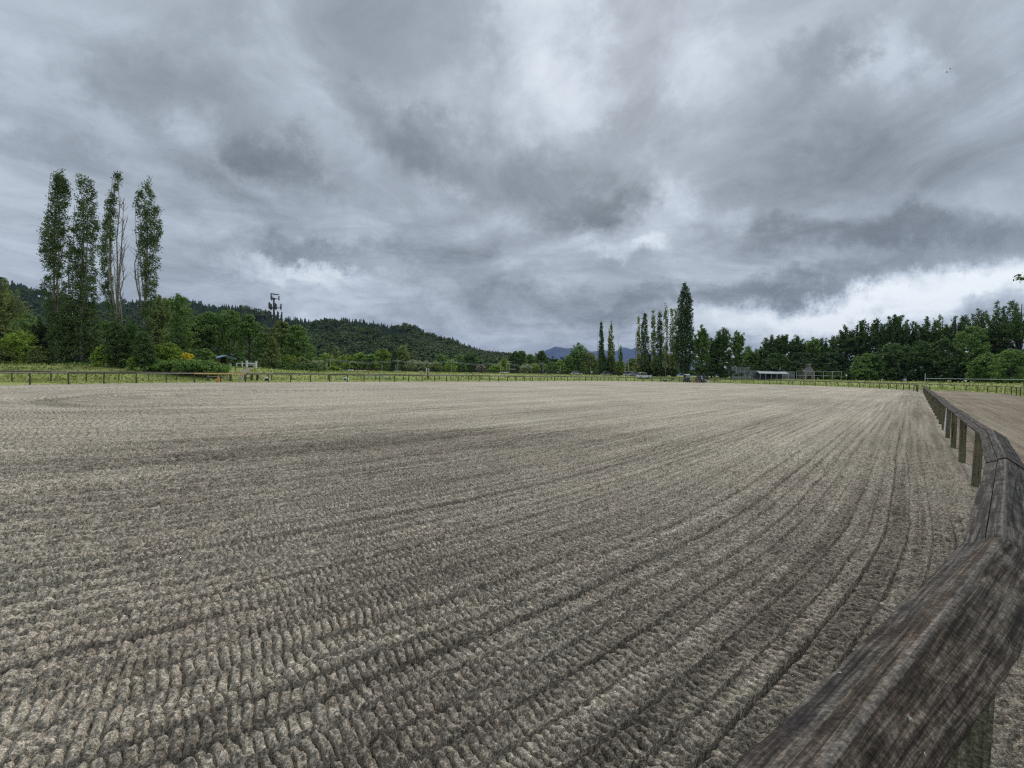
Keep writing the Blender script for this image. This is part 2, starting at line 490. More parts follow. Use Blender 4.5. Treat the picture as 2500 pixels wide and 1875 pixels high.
def grassmat():
    m, N = newmat('field_grass')
    g = N.n('ShaderNodeNewGeometry'); pos = g.outputs['Position']
    a = N.noise(pos, .06, 4.0, .6).outputs[0]
    b = N.noise(pos, .7, 5.0, .65).outputs[0]
    c_ = N.noise(pos, 9.0, 4.0, .7).outputs[0]
    f = N.math('ADD', N.math('MULTIPLY', a, .55), N.math('ADD', N.math('MULTIPLY', b, .3), N.math('MULTIPLY', c_, .25)))
    c = N.ramp(f, [(.40, (.16, .21, .055)), (.52, (.26, .32, .085)), (.62, (.34, .37, .12)), (.74, (.43, .41, .19))])
    bp = N.n('ShaderNodeBump', ins={'Strength': .7, 'Distance': .08, 'Height': c_})
    out(N, pbr(N, c, .9, .15, bp.outputs[0]))
    return m
GRASS = grassmat()

def woodmat(name, base, dark, lite, lichen=.5, sawn=True):
    m, N = newmat(name)
    uvn = N.n('ShaderNodeUVMap', uv_map='UVMap')
    uv = uvn.outputs[0]
    mp = N.n('ShaderNodeMapping', ins={0: uv}); mp.inputs['Scale'].default_value = (2.2, 85, 1); mp.inputs['Rotation'].default_value = (0, 0, .02)
    fib = N.noise(mp.outputs[0], 1.0, 6.0, .7, .4).outputs[0]
    mp2 = N.n('ShaderNodeMapping', ins={0: uv}); mp2.inputs['Rotation'].default_value = (0, 0, .95); mp2.inputs['Scale'].default_value = (3.5, 17, 1)
    saw = N.noise(mp2.outputs[0], 1.0, 5.0, .62, 1.2).outputs[0]
    blot = N.noise(uv, 9.0, 5.0, .65, .6).outputs[0]
    broad = N.noise(uv, 2.4, 3.0, .6).outputs[0]
    speck = N.noise(uv, 160.0, 3.0, .7).outputs[0]
    f = N.math('ADD', N.math('MULTIPLY', fib, .62), N.math('MULTIPLY', saw, .14))
    f = N.math('ADD', f, N.math('MULTIPLY', blot, .26))
    f = N.math('ADD', f, N.math('MULTIPLY', speck, .06))
    c = N.ramp(f, [(.46, dark), (.53, base), (.60, lite), (.70, tuple(min(1, x * 1.9) for x in lite))])
    tint = N.ramp(broad, [(.34, (1.10, .94, .80)), (.5, (1, .98, .94)), (.66, (.88, .93, .96))])
    c = N.mix(.8, c, tint, 'MULTIPLY')
    # bright rubbed ridge and mottled weathering
    vv = N.n('ShaderNodeSeparateXYZ', ins={0: uv}).outputs[1]
    em = N.n('ShaderNodeMapRange', interpolation_type='SMOOTHSTEP', ins={0: N.math('ABSOLUTE', N.math('ADD', vv, N.math('MULTIPLY', N.math('SUBTRACT', blot, .5), .03))), 1: .001, 2: .013, 3: 1.0, 4: 0.0}).outputs[0]
    c = N.mix(N.math('MULTIPLY', N.math('MULTIPLY', em, blot), 1.2, clamp=True), c, (.19, .172, .148))
    mot = N.ramp(N.noise(uv, 75.0, 4.0, .75).outputs[0], [(.38, .42), (.5, 1.0), (.62, 1.8)])
    c = N.mix(.9, c, mot, 'MULTIPLY')
    crk = N.n('ShaderNodeMapping', ins={0: uv}); crk.inputs['Scale'].default_value = (1.6, 13, 1); crk.inputs['Rotation'].default_value = (0, 0, .9)
    ck = N.ramp(N.noise(crk.outputs[0], 1.0, 3.0, .6, 1.2).outputs[0], [(.30, .30), (.40, 1.0)])
    c = N.mix(.85, c, ck, 'MULTIPLY')
    lc = N.n('ShaderNodeMapping', ins={0: uv}); lc.inputs['Scale'].default_value = (.9, 26, 1); lc.inputs['Rotation'].default_value = (0, 0, .05)
    lk = N.ramp(N.noise(lc.outputs[0], 1.0, 4.0, .6, .5).outputs[0], [(.335, .12), (.365, 1.0)])
    c = N.mix(.9, c, lk, 'MULTIPLY')
    # pale lichen flecks
    vor = N.n('ShaderNodeTexVoronoi', ins={'Scale': 9.0, 'Randomness': 1.0}); N.t.links.new(uv, vor.inputs['Vector'])
    vd = N.math('ADD', vor.outputs['Distance'], N.math('MULTIPLY', N.math('SUBTRACT', speck, .35), .28))
    lm = N.math('LESS_THAN', vd, .052 * (1 + lichen))
    rare = N.math('GREATER_THAN', N.noise(uv, 3.1, 2.0, .5).outputs[0], .57)
    c = N.mix(N.math('MULTIPLY', N.math('MULTIPLY', lm, rare), .85), c, (.50, .50, .44))
    h = N.math('ADD', N.math('MULTIPLY', fib, .6), N.math('ADD', N.math('MULTIPLY', saw, .5), N.math('MULTIPLY', speck, .12)))
    bp = N.n('ShaderNodeBump', ins={'Strength': .8, 'Distance': .008, 'Height': h})
    out(N, pbr(N, c, .85, .25, bp.outputs[0]))
    return m
WOODL = woodmat('weathered_board_left', (.044, .038, .034), (.012, .010, .010), (.115, .102, .088))  # coloured darker and cooler to carry the shading of the left face
WOODR = woodmat('weathered_board_right', (.062, .047, .034), (.016, .012, .009), (.150, .125, .098))  # lighter, browner copy: the brighter right face is put into the colour
POSTW = woodmat('treated_post_wood', (.155, .148, .095), (.085, .078, .055), (.210, .200, .140), .0)
RAILF = simple('far_rail_wood', (.17, .16, .12), .85, .3, 3.0)
RAILD = simple('far_rail_dark_wood', (.075, .068, .045), .85, .3, 3.0)
POSTF = simple('far_post_wood', (.115, .105, .072), .9, .3, 8.0)
DARKW = simple('dark_timber', (.035, .030, .024), .8, .3, 4.0)
WHITE = simple('white_paint', (.80, .80, .77), .5, .05, 4.0)
GALV = simple('galvanised_steel', (.50, .53, .55), .45, .12, 5.0, .5, .35)
BLACK = simple('black_plastic', (.018, .018, .020), .4, .2, 5.0, .5)
PALEPOLE = simple('pale_utility_pole', (.36, .34, .29), .85, .15, 3.0)
STEELD = simple('dark_steel', (.045, .05, .062), .5, .2, 2.0, .5)

# ------------------------------------------------------------------ terrain sheet
def polar_grid(angs, rads):
    A, Rr = np.meshgrid(angs, rads)
    x = Rr * np.sin(A); y = Rr * np.cos(A)
    nr, na = A.shape
    idx = np.arange(nr * na).reshape(nr, na)
    f = np.stack([idx[:-1, :-1], idx[:-1, 1:], idx[1:, 1:], idx[1:, :-1]], -1).reshape(-1, 4)[:, ::-1]
    return x.ravel(), y.ravel(), f, nr, na

rads = [0.01, 2.0]
while rads[-1] < 9500: rads.append(rads[-1] * 1.022)
angs = np.radians(np.concatenate([np.linspace(-180, -66, 60)[:-1], np.linspace(-66, 66, 640), np.linspace(66, 180, 60)[1:]]))
tx, ty, tf, nr, na = polar_grid(angs, np.array(rads))
tzv = terrain_z(tx, ty)
ground = mesh_obj('ground', np.stack([tx, ty, tzv], 1), tf, GRASS, smooth=True)
tag(ground, kind='structure')

# ------------------------------------------------------------------ sand sheets
def harrow_coords(x, y):
    d, a, b, ac = seg_dist(x, y, HC1, LN + 8)
    ang = np.arctan2(-(a - ac), -b)            # 0 on the near side
    s = ac - ang * HR
    return s, HR - d                            # along, inward from the near fence

def sand_height(x, y, dist, s, r, inside):
    n_fine = vnoise(x / .022, y / .022, 21) - .5
    n_mid = vnoise(x / .055, y / .055, 22) - .5
    n_low = vnoise(x / .6, y / .6, 23) - .5
    n_xl = vnoise(s / 6.0, r / 1.2, 24)
    left = sm(-x, .6, 4.0)
    fade1 = 1 - sm(dist, 10, 20)
    fade2 = 1 - sm(dist, 30, 80)
    # wavy tine passes of unequal width
    rw = r + .022 * (vnoise(s / .9, r / 2.0, 30) - .5) + .08 * (vnoise(s / 7.0, r / 3.0, 31) - .5)
    q = rw / .185 + .75 * (vnoise(rw / .30, rw * 0 + .5, 32) - .5)
    k = np.floor(q); fr = q - k
    edge = np.minimum(fr, 1 - fr)
    depth = .35 + .9 * hashn(k, k * 0 + 3, 33)
    depth = np.where(hashn(np.round(q), k * 0 + 9, 34) > .84, 1.7, depth)
    left = sm(-x, .6, 4.0)
    # each pass drops a little lip of sand on its outer side: sawtooth across the rows
    lipA = (.014 + .018 * hashn(k, k * 0 + 5, 48)) * (.55 + .8 * vnoise(s / .5, k * 1.3, 49))
    lipA = lipA * (1 + .55 * left)
    furrow = lipA * ((1 - fr) ** 1.5 - .4) * (1 - np.exp(-((1 - fr) / .10) ** 2) * 0)
    furrow = furrow - np.exp(-(np.minimum(1 - fr, fr + .25) / (.07 + .0045 * np.minimum(dist, 40))) ** 2) * (.013 + .0006 * np.minimum(dist, 40)) * depth * (.55 + .8 * vnoise(s / .3, k * 1.9, 56))
    # rolled cross ribs, their phase jumping from pass to pass
    ph = hashn(k, k * 0 + 1, 35) * .5 + .5 * (k % 2)
    sl = s + .016 * (fr - .5) + ph * .055 + .020 * (vnoise(s / .15, r / .08, 36) - .5) + .05 * (vnoise(s / .8, k * 1.1, 58) - .5) + .050 * (vnoise(s / .33, r / .16, 59) - .5)
    rib = np.abs(np.sin(math.pi * sl / .058))
    amp = (.45 + 1.1 * vnoise(s / .4, r / .25, 61)) * (.35 + .9 * vnoise(s / 2.3, r / .8, 37)) * (.45 + .8 * hashn(k, k * 0 + 2, 38))
    zone = 1 - sm(r, 5.0, 9.0) * (1 - .5 * vnoise(s / 5, r / 3, 43))
    zone = np.maximum(zone, .25)
    groove = np.exp(-(rib / (.30 + .28 * vnoise(s / .07, r / .05, 46))) ** 2) * (.55 + .8 * vnoise(s / .11, r / .12, 47))
    ribs = (.28 * np.sqrt(rib) - groove) * .040 * (amp * .6 + .4) * zone * (1 - .70 * left) * (1 - .75 * np.exp(-(edge / .10) ** 2))
    edgeband = .12 + .88 * sm(r + .25 * (vnoise(s / .7, r * 0, 39) - .5), .30, .62 + .5 * sm(s, 12, 20))                 # smooth strip along the posts
    h = (furrow * (.45 + .55 * fade2) + ribs * fade1) * edgeband
    # lone tyre marks near the fence
    h = h - .012 * np.exp(-((r - 1.15 - .05 * np.sin(s * .8)) / .04) ** 2) * fade2
    h = h + n_fine * .034 * fade1 * (.5 + vnoise(x / .3, y / .3, 27)) + n_mid * .026 * (1 + .6 * left) * fade1 * (.4 + 1.2 * n_xl) + n_low * .020 + (vnoise(x / .15, y / .15, 28) - .5) * .030 * sm(dist, 5, 10) * (1 - sm(dist, 45, 90)) + (vnoise(s / .9, r / .11, 29) - .5) * .022 * sm(dist, 6, 12) * (1 - sm(dist, 60, 110))
    return h

def sand_sheet(name, region, mat, kind, angs, rads):
    x, y, f, nr, na = polar_grid(angs, rads)
    dist = np.hypot(x, y)
    d, a, b, ac = seg_dist(x, y)
    s, r = harrow_coords(x, y)
    nearz = (b < 0) & (a < 12)
    arena_edge = np.where(nearz, -r - .10, d - (R + .55))       # <0 inside the arena
    if region == 'arena':
        e = arena_edge
        z = sand_height(x, y, dist, s, r, True)
    else:
        wob = .35 * (vnoise(x / 1.2, y / 1.2, 50) - .5)
        e = np.maximum(np.maximum(-arena_edge - .02, d - (R + TRACK - .4) + wob), a - (LN + 14.0) + 3 * wob)
        e = np.maximum(e, b + 0)             # only the near side of the arena
        z = .018 * (vnoise(s / 1.8, r / .12, 51) - .5) * (1 - sm(dist, 20, 60)) + .022 * (vnoise(x / .35, y / .35, 52) - .5) + .008 * (vnoise(x / .05, y / .05, 53) - .5) * (1 - sm(dist, 6, 12))
    z = z - 0.45 * sm(e, 0.0, .25)
    keep = (e < .6)
    fk = keep[f].any(1)
    f = f[fk]
    used = np.unique(f); remap = -np.ones(len(x), dtype=np.int64); remap[used] = np.arange(len(used))
    o = mesh_obj(name, np.stack([x, y, z], 1)[used], remap[f], mat, uv=np.stack([s, r], 1)[used], smooth=True)
    tag(o, kind=kind)
    return o

def geo(a, b, q):
    n = int(math.log(b / a) / q) + 1
    return a * (b / a) ** np.linspace(0, 1, n)
rad_f = np.concatenate([geo(.30, .95, .02)[:-1], geo(.95, 12, .0025)[:-1], geo(12, 40, .0050)[:-1], geo(40, 150, .010)])
ang_f = np.radians(np.concatenate([np.linspace(-180, -57, 120)[:-1], np.linspace(-57, 55, 1350), np.linspace(55, 180, 120)[1:]]))
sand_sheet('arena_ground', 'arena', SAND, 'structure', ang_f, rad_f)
rad_t = np.concatenate([geo(.30, 8, .02)[:-1], geo(8, 150, .012)])
ang_t = np.radians(np.concatenate([np.linspace(-180, 15, 60)[:-1], np.linspace(15, 60, 420)[:-1], np.linspace(60, 180, 60)]))
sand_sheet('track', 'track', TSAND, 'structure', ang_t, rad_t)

# ------------------------------------------------------------------ fences
def cap_profile(wl=.105, wr=.125, dl=.062, dr=.105, th=.035):
    """inverted V of two boards meeting at a ridge; x to the right of travel"""
    return wl, wr, dl, dr, th

def near_board(name, p0, p1, side, mat, parent, seed, zoff=0.0, taper=False):
    """one weathered board of the near rail; p0,p1 ridge points"""
    p0 = np.array(p0); p1 = np.array(p1)
    L = float(np.hypot(*(p1 - p0)[:2])); t = (p1 - p0) / L
    nrm = np.array([t[1], -t[0], 0.0]); nrm /= np.hypot(*nrm[:2])     # right of travel
    nu = max(10, int(L / .028)); 
    if side == 'right': w, drop, start, sgn = .118, .098, 0.0, 1
    elif side == 'strip': w, drop, start, sgn = .042, .020, 0.0, -1
    else: w, drop, start, sgn = .106, .058, .047, -1
    th = .034
    prof = []      # closed loop in (lateral, down) with across coordinate for uv
    top = np.linspace(0, 1, 7)
    sl = drop / w
    for q in top:
        lat = start + (w if side != 'left' else w - start) * q if side != 'left' else start + (w - start) * q
        prof.append((lat, lat * sl, lat))
    nlen = math.hypot(1, sl); ox, oz = -sl / nlen * th, th / nlen
    prof.append((prof[-1][0] - 0 + ox * .2, prof[-1][1] + oz * .9, prof[-1][2] + .03))
    for q in (0.66, 0.33, 0.0):
        lat = prof[0][0] + (prof[6][0] - prof[0][0]) * q
        prof.append((lat + ox, lat * sl + oz, lat + .2))
    if side == 'right':      # the board's own thick edge shows left of the ridge
        prof.append((-.043, .050, -.08)); prof.append((-.043, .022, -.045)); prof.append((-.022, .0115, -.022))
    n = len(prof)
    us = np.linspace(0, L, nu)
    rs = np.random.default_rng(seed)
    ph = rs.random() * 50
    vs = []; uv = []
    for i, u in enumerate(us):
        base = p0 + t * u
        tp = (.70 + .30 * float(sm(u / L, .42, .78))) if (taper and side == 'right') else 1.0
        for j, (lat, down, v) in enumerate(prof):
            if lat > 0: lat, down = lat * tp, down * tp
            e = 1.0 if (j < 7 or j > 10) else .3
            k1 = float(vnoise(np.array([u / .05 + ph]), np.array([v / .03]), seed)[0]) - .5
            k2 = float(vnoise(np.array([u / .45 + ph]), np.array([v / .12]), seed + 5)[0]) - .5
            wear = .005 * k1 * e + .004 * k2
            if j == 0 and side != 'left': wear -= .003 + .006 * abs(k2)
            edge = (.005 * k1 + .005 * k2) if j in (6, 7) else 0.0
            q = base + nrm * sgn * (lat + edge) + np.array([0, 0, -down + wear + zoff])
            vs.append(q); uv.append((u + ph, v if side == 'right' else v + .4))
    fs = []
    for i in range(nu - 1):
        for j in range(n):
            k = (j + 1) % n
            q = (i * n + j, i * n + k, (i + 1) * n + k, (i + 1) * n + j)
            fs.append(q if sgn > 0 else q[::-1])
    fs.append(tuple(range(n - 1, -1, -1)) if sgn > 0 else tuple(range(n)))
    e = [(nu - 1) * n + j for j in range(n)]
    fs.append(tuple(e) if sgn > 0 else tuple(e[::-1]))
    return mesh_obj(name, vs, fs, mat, parent, uv=uv, smooth=False)

RZ = 1.05
near_pts = [(-.62, -.12), (1.97, 1.60), (4.06, 3.30), (6.15, 5.16)]
dirn = AX
while True:
    q = np.array(near_pts[-1]) + (np.array([55.92, 55.2]) - np.array([6.15, 5.16])) / np.hypot(49.77, 50.04) * 4.88
    near_pts.append(tuple(q))
    if q[0] > 54.5: break
near_z = [RZ, RZ, RZ + .0, RZ + .01] + [RZ + .035 * (random.random() - .5) * 2 for _ in near_pts[4:]]
def post_mesh(w=.095, d=.095, h=.93, seed=0):
    mb = MB(); mb.box((0, 0, h / 2 - .15), (w, d, h + .3), bev=.006)
    return mb

nf = empty('near_fence', (near_pts[1][0], near_pts[1][1], 0), 0, 'near timber fence with peaked board cap running off from the lower right corner', 'fence', 'fences round the riding arena')
org = np.array([near_pts[1][0], near_pts[1][1], 0.0])
for i in range(len(near_pts) - 1):
    a = np.array([*near_pts[i], near_z[i]]) - org; b = np.array([*near_pts[i + 1], near_z[i + 1]]) - org
    z = .006 if i % 2 == 0 else -.004
    tt_ = (b - a) / np.linalg.norm(b - a); b = b - tt_ * .006
    near_board('cap_board', a, b, 'right', WOODR if i == 0 else WOODL, nf, 10 + i, z, i == 0)
    near_board('cap_board', a, b, 'left', WOODL, nf, 70 + i, z - .006)
post_me = None
def wood_post(parent, x, y, h=.93, rz=.8, w=.092, mat=POSTW):
    vs = []; uv = []; fs = []
    zs = np.linspace(-.3, h, 9)
    for i, z in enumerate(zs):
        for k, (sx, sy) in enumerate(((-1, -1), (1, -1), (1, 1), (-1, 1), (-1, -1))):
            jx = .002 * math.sin(z * 9 + k * 2 + x)
            vs.append((sx * (w / 2 + jx), sy * (w / 2 + jx), z)); uv.append((z, k * .1 + x))
    for i in range(8):
        for k in range(4):
            fs.append((i * 5 + k, i * 5 + k + 1, (i + 1) * 5 + k + 1, (i + 1) * 5 + k))
    fs.append((40, 41, 42, 43))
    o = mesh_obj('post', vs, fs, mat, parent, uv=uv)
    o.location = (x, y, 0); o.rotation_euler = (0, 0, rz)
    return o
posts_near = [(-.62, -.12), (1.50, 1.27), (3.42, 2.83), (5.53, 4.60), (7.45, 6.42), (9.22, 8.21), (11.02, 10.02), (12.86, 11.86), (14.66, 13.66)]
while posts_near[-1][0] < 55.6: posts_near.append((posts_near[-1][0] + 1.80, posts_near[-1][1] + 1.802))
for i, (x, y) in enumerate(posts_near):
    # set slightly to the arena side of the ridge
    o = wood_post(nf, x - org[0] - .01, y - org[1] + .01, .905, math.radians(44 + random.uniform(-2, 2)), .095 if i > 3 else .10)
    if i > 3: o.rotation_euler = (math.radians(random.uniform(-1.2, 1.2)), math.radians(random.uniform(-1.2, 1.2)), o.rotation_euler[2])

def stadium_path(rad):
    n1 = 500
    s = np.linspace(0, math.pi, n1)
    pts = [C1 + rad * (-NX * math.cos(a) - AX * math.sin(a)) for a in s]
    pts += [C1 + rad * NX + AX * t for t in np.linspace(0, LN, 300)[1:]]
    pts += [C2 + rad * (NX * math.cos(a) + AX * math.sin(a)) for a in s[1:]]
    pts += [C2 - rad * NX - AX * t for t in np.linspace(0, LN, 300)[1:]]
    pts = np.array(pts); d = np.hypot(*np.diff(pts, axis=0).T)
    return pts, np.r_[0, np.cumsum(d)]

far_post = None
def far_fence(name, label, ss, rad, gz=0.0, group='fences round the riding arena', h=.93, railmats=None, parts_rail=True, postw=.10):
    pts, S = stadium_path(rad)
    X = np.interp(ss, S, pts[:, 0]); Y = np.interp(ss, S, pts[:, 1])
    root = empty(name, (X[0], Y[0], 0), 0, label, 'fence', group)
    global far_post
    base = None
    heights = []
    for i in range(len(X)):
        z = tz(X[i], Y[i]) if gz is None else gz
        heights.append(z)
        if base is None:
            mb = MB(); mb.box((0, 0, h / 2 - .1), (postw, postw, h + .2), bev=.008); o = mb.build('post', POSTF, root); base = o
        else:
            o = base.copy(); COL.objects.link(o); o.parent = root
        o.location = (X[i] - X[0], Y[i] - Y[0], z)
        o.rotation_euler = (math.radians(random.uniform(-1.5, 1.5)), math.radians(random.uniform(-1.5, 1.5)), math.atan2(NX[1], NX[0]) + random.uniform(-.1, .1))
    for i in range(0, len(X) - 1, 2):
        j = min(i + 2, len(X) - 1)
        mb = MB()
        for a, b in ((i, min(i + 1, j)), (min(i + 1, j), j)):
            if a == b: continue
            p = np.array([X[a], Y[a]]) - [X[0], Y[0]]; q = np.array([X[b], Y[b]]) - [X[0], Y[0]]
            t = (q - p) / np.hypot(*(q - p)); n = np.array([-t[1], t[0]])
            za, zb = heights[a] + h, heights[b] + h
            vs = []
            for (pp, z) in ((p, za), (q, zb)):
                for lat, dz_ in ((-.11, .02), (0, .10), (.11, .02), (.10, -.02), (0, .055), (-.10, -.02)):
                    vs.append((*(pp + n * lat), z + dz_))
            fs = [(k, (k + 1) % 6, 6 + (k + 1) % 6, 6 + k) for k in range(6)] + [(5, 4, 3, 2, 1, 0), (6, 7, 8, 9, 10, 11)]
            mb.add(vs, fs)
        m = (railmats or [RAILF])[(i // 2) % len(railmats or [RAILF])]
        mb.build('rail', m, root)
    return root, X, Y

ptsI, SI = stadium_path(R)
total = SI[-1]
YEL = simple('new_yellow_rail', (.55, .36, .12), .8, .15, 3.0)
s_left = 71.63 + 2.389 * np.arange(-3, 51)           # left side and round the far end to the gateway
arena_l, XL, YL = far_fence('arena_fence', 'long low timber arena fence across the left and middle distance', s_left, R, 0.0, railmats=[RAILF, RAILF, RAILD, RAILF, RAILD])
# one rail span is newer and yellow
kids = [c for c in arena_l.children if c.name.startswith('rail')]
kids[4].data.materials[0] = YEL
# from the gateway round to the end of the near fence
s_end = SI[500 + 299 + 499 - 1]
def s_at_px(px, rad, lo, hi):
    pts, S = stadium_path(rad)
    s = np.linspace(lo, hi, 4000); X = np.interp(s, S, pts[:, 0]); Y = np.interp(s, S, pts[:, 1])
    u = 1250 + FPX * X / Y
    return s, u
s, u = s_at_px(0, R, s_left[0] + 60, total - 50)
s_gate = s[np.argmin(np.abs(u - 1744))]
s_ne = s_end + 2.4
far_fence('arena_fence', 'timber arena fence curving from the dark truck to the far end of the near rail', np.arange(s_gate, s_ne + 1.2, 2.389), R, 0.0, railmats=[RAILD])

# outer rail of the track
ptsO, SO = stadium_path(R + TRACK)
s, u = s_at_px(0, R + TRACK, 60, SO[-1] - 20)
Yo = np.interp(s, SO, ptsO[:, 1])
good = Yo > 8
i0 = np.where(good & (u > -80) & (s < 160))[0][0]
i1 = np.where(good & (s > 200) & (Yo > 33))[0][-1]
s_a = s[i0]
u_ = np.where((s > 160) & (u > 1655))[0][0]
far_fence('outer_fence', 'second timber fence beyond the grass strip behind the left side of the arena', np.arange(s_a, s[u_], 2.60), R + TRACK, 0.0, railmats=[RAILD, RAILF, RAILD], postw=.09)
far_fence('outer_fence', 'second timber fence circling the right end beyond the sandy track', np.arange(s[u_] + 8.0, s[i1], 2.60), R + TRACK, 0.0, railmats=[RAILD], postw=.09)
print('gate', s_gate, s_ne, 'outer', s_a, s[u_], s[i1])

# ------------------------------------------------------------------ vegetation
def leaf_quads(C, rad, n, size, up=.35, seed=0, elong=.55):
    """diamond leaf sprays scattered round cluster centres"""
    g = np.random.default_rng(seed)
    C = np.asarray(C, float); N = len(C)
    rad = np.broadcast_to(np.asarray(rad, float).reshape(-1, 1) if np.ndim(rad) < 2 else rad, (N, 3)) if np.ndim(rad) else np.full((N, 3), float(rad))
    c = np.repeat(C, n, 0); r = np.repeat(rad, n, 0)
    p = c + g.normal(size=(N * n, 3)) * r * .55
    nrm = g.normal(size=(N * n, 3)); nrm[:, 2] = np.abs(nrm[:, 2]) + up
    outw = (p - c); nrm += outw / np.maximum(np.linalg.norm(outw, axis=1, keepdims=True), 1e-6) * .5
    nrm /= np.linalg.norm(nrm, axis=1, keepdims=True)
    a = np.cross(nrm, g.normal(size=(N * n, 3))); a /= np.maximum(np.linalg.norm(a, axis=1, keepdims=True), 1e-6)
    b = np.cross(nrm, a)
    sz = size * (.6 + .8 * g.random((N * n, 1)))
    A = a * sz * .75; B = b * sz * .75 * elong
    V = np.stack([p - A, p - A * .1 + B, p + A, p + A * .1 - B], 1).reshape(-1, 3)
    F = np.arange(N * n * 4).reshape(-1, 4)
    return V, F

def tree_things(name, label, cat, x, y, z, trunkmb, V, F, leaf, bark, group=None, crown='crown'):
    t = empty(name, (x, y, z), 0, label, cat, group)
    if trunkmb is not None and trunkmb.v: trunkmb.build('trunk', bark, t, smooth=True)
    mesh_obj(crown, V, F, LM[leaf] if isinstance(leaf, str) else leaf, t)
    return t

def leafsize(Y): return max(.10, Y / 405 * 1.05)

def envelope_tree(name, label, Y, env, ybase, leaf='poplar', bark=BARKP, dens=1.0, gaps=.25, trunk_px=None, limbs=4, group=None, cat='tree', depth=.8, csize=None, bare=None, base_drop=0, seed=0, plume=False, trunk_r=.2, shrink=.42):
    """tree whose silhouette follows rows (ypx, xleft, xright, fill) from top to bottom"""
    g = np.random.default_rng(seed + 100)
    env = sorted(env)
    ys = np.array([e[0] for e in env], float); xl = np.array([e[1] for e in env], float); xr = np.array([e[2] for e in env], float)
    fl = np.array([e[3] if len(e) > 3 else 1.0 for e in env])
    px0 = trunk_px if trunk_px is not None else .5 * (xl[-1] + xr[-1])
    bx, by_, _ = P(px0, ybase, Y); gz = tz(bx, Y)
    cs = csize or .55 * max(Y / 60, 1) 
    m = Y / FPX
    area = float(np.sum(.5 * (((xr - xl) * fl)[1:] + ((xr - xl) * fl)[:-1]) * np.diff(ys))) * m * m
    n = int(max(30, area / (cs * cs) * 1.9 * dens))
    yy = []; 
    w = (xr - xl) * fl + .5
    cdf = np.cumsum(np.interp(np.linspace(ys[0], ys[-1], 400), ys, w)); cdf /= cdf[-1]
    yy = np.interp(g.random(n), cdf, np.linspace(ys[0], ys[-1], 400))
    L = np.interp(yy, ys, xl); Rr = np.interp(yy, ys, xr)
    q = g.random(n)
    cx = .5 * (L + Rr); hw = np.maximum(.5 * (Rr - L) - cs * shrink / m, .5)
    ang = g.random(n) * 2 * math.pi
    rr = np.sqrt(g.random(n) * .95 + .05)
    # knock out gaps with noise so the sky shows through
    keep = vnoise(cx / 9 + np.cos(ang) * rr * 2.2 + seed, yy / 11 + np.sin(ang) * 1.0, 60 + seed) > gaps
    sx = cx + hw * rr * np.cos(ang)
    yyk = yy; cen = []
    for i in range(n):
        if not keep[i]: continue
        p = P(sx[i], yyk[i], Y)
        cen.append((p[0] - bx, math.sin(ang[i]) * rr[i] * hw[i] * m * depth, p[2] - gz))
    cen = np.array(cen)
    ls = leafsize(Y)
    per = int(30 * (cs / .55 / max(Y / 60, 1)) ** 2)
    V, F = leaf_quads(cen, np.column_stack([np.full(len(cen), cs * .6), np.full(len(cen), cs * .6), np.full(len(cen), cs * (1.1 if plume else .75))]), max(per, 16), ls, .3, seed)
    # trunk and rising limbs
    mb = MB()
    topz = cen[:, 2].max()
    lean = (np.interp(ys[0] + 20, ys, (xl + xr) / 2) - px0) * m
    tp = [(0, 0, -.3)]; tr = [trunk_r * 1.2]
    for k in range(1, 9):
        f = k / 8
        yk = ybase + (ys[0] - ybase) * f
        mid = np.interp(yk, ys, (xl + xr) / 2, right=px0)
        blend = min(1, f * 1.3)
        tp.append((((mid - px0) * m) * blend * .8 + g.normal() * .08, g.normal() * .08, (topz * .97) * f)); tr.append(trunk_r * (1 - f * .93))
    mb.tube(tp, tr, 7)
    for k in range(limbs):
        f0 = .12 + .5 * g.random(); f1 = min(.97, f0 + .25 + .3 * g.random())
        i0 = int(f0 * 8); i1 = min(8, int(f1 * 8) + 1)
        an = g.random() * 6.28
        rad_ = np.interp(ys[0] + (1 - f1) * (ybase - ys[0]), ys, (xr - xl) / 2) * m * .6
        p0 = Vector(tp[i0]); pe = Vector(tp[i1]) + Vector((math.cos(an) * rad_, math.sin(an) * rad_ * .8, 0))
        mids = [p0.lerp(pe, t) + Vector((math.cos(an), math.sin(an), 0)) * rad_ * .5 * math.sin(t * 3.1) for t in (0, .25, .5, .75, 1)]
        mb.tube(mids, [tr[i0] * .55, tr[i0] * .45, tr[i0] * .32, tr[i0] * .2, .03], 5)
    if bare:
        for (xa, ya, xb, yb, r0) in bare:
            pa = P(xa, ya, Y); pb = P(xb, yb, Y)
            pts_ = []
            for t in np.linspace(0, 1, 6):
                pts_.append((pa[0] + (pb[0] - pa[0]) * t - bx + g.normal() * .16, g.normal() * .25, pa[2] + (pb[2] - pa[2]) * t - gz))
            mb.tube(pts_, list(np.linspace(r0, .03, 6)), 5)
            for q in range(26 if Y < 100 else 5):
                i_ = int(g.integers(1, 5)); s_ = Vector(pts_[i_]).lerp(Vector(pts_[min(i_ + 1, 5)]), g.random()); e = s_ + Vector((g.normal() * .5, g.normal() * .4, .7 + 1.3 * g.random()))
                mb.tube([s_, s_.lerp(e, .5) + Vector((.08, 0, 0)), e], [.035, .025, .012], 4)
    return tree_things(name, label, cat, bx, Y, gz, mb, V, F, leaf, bark, group)

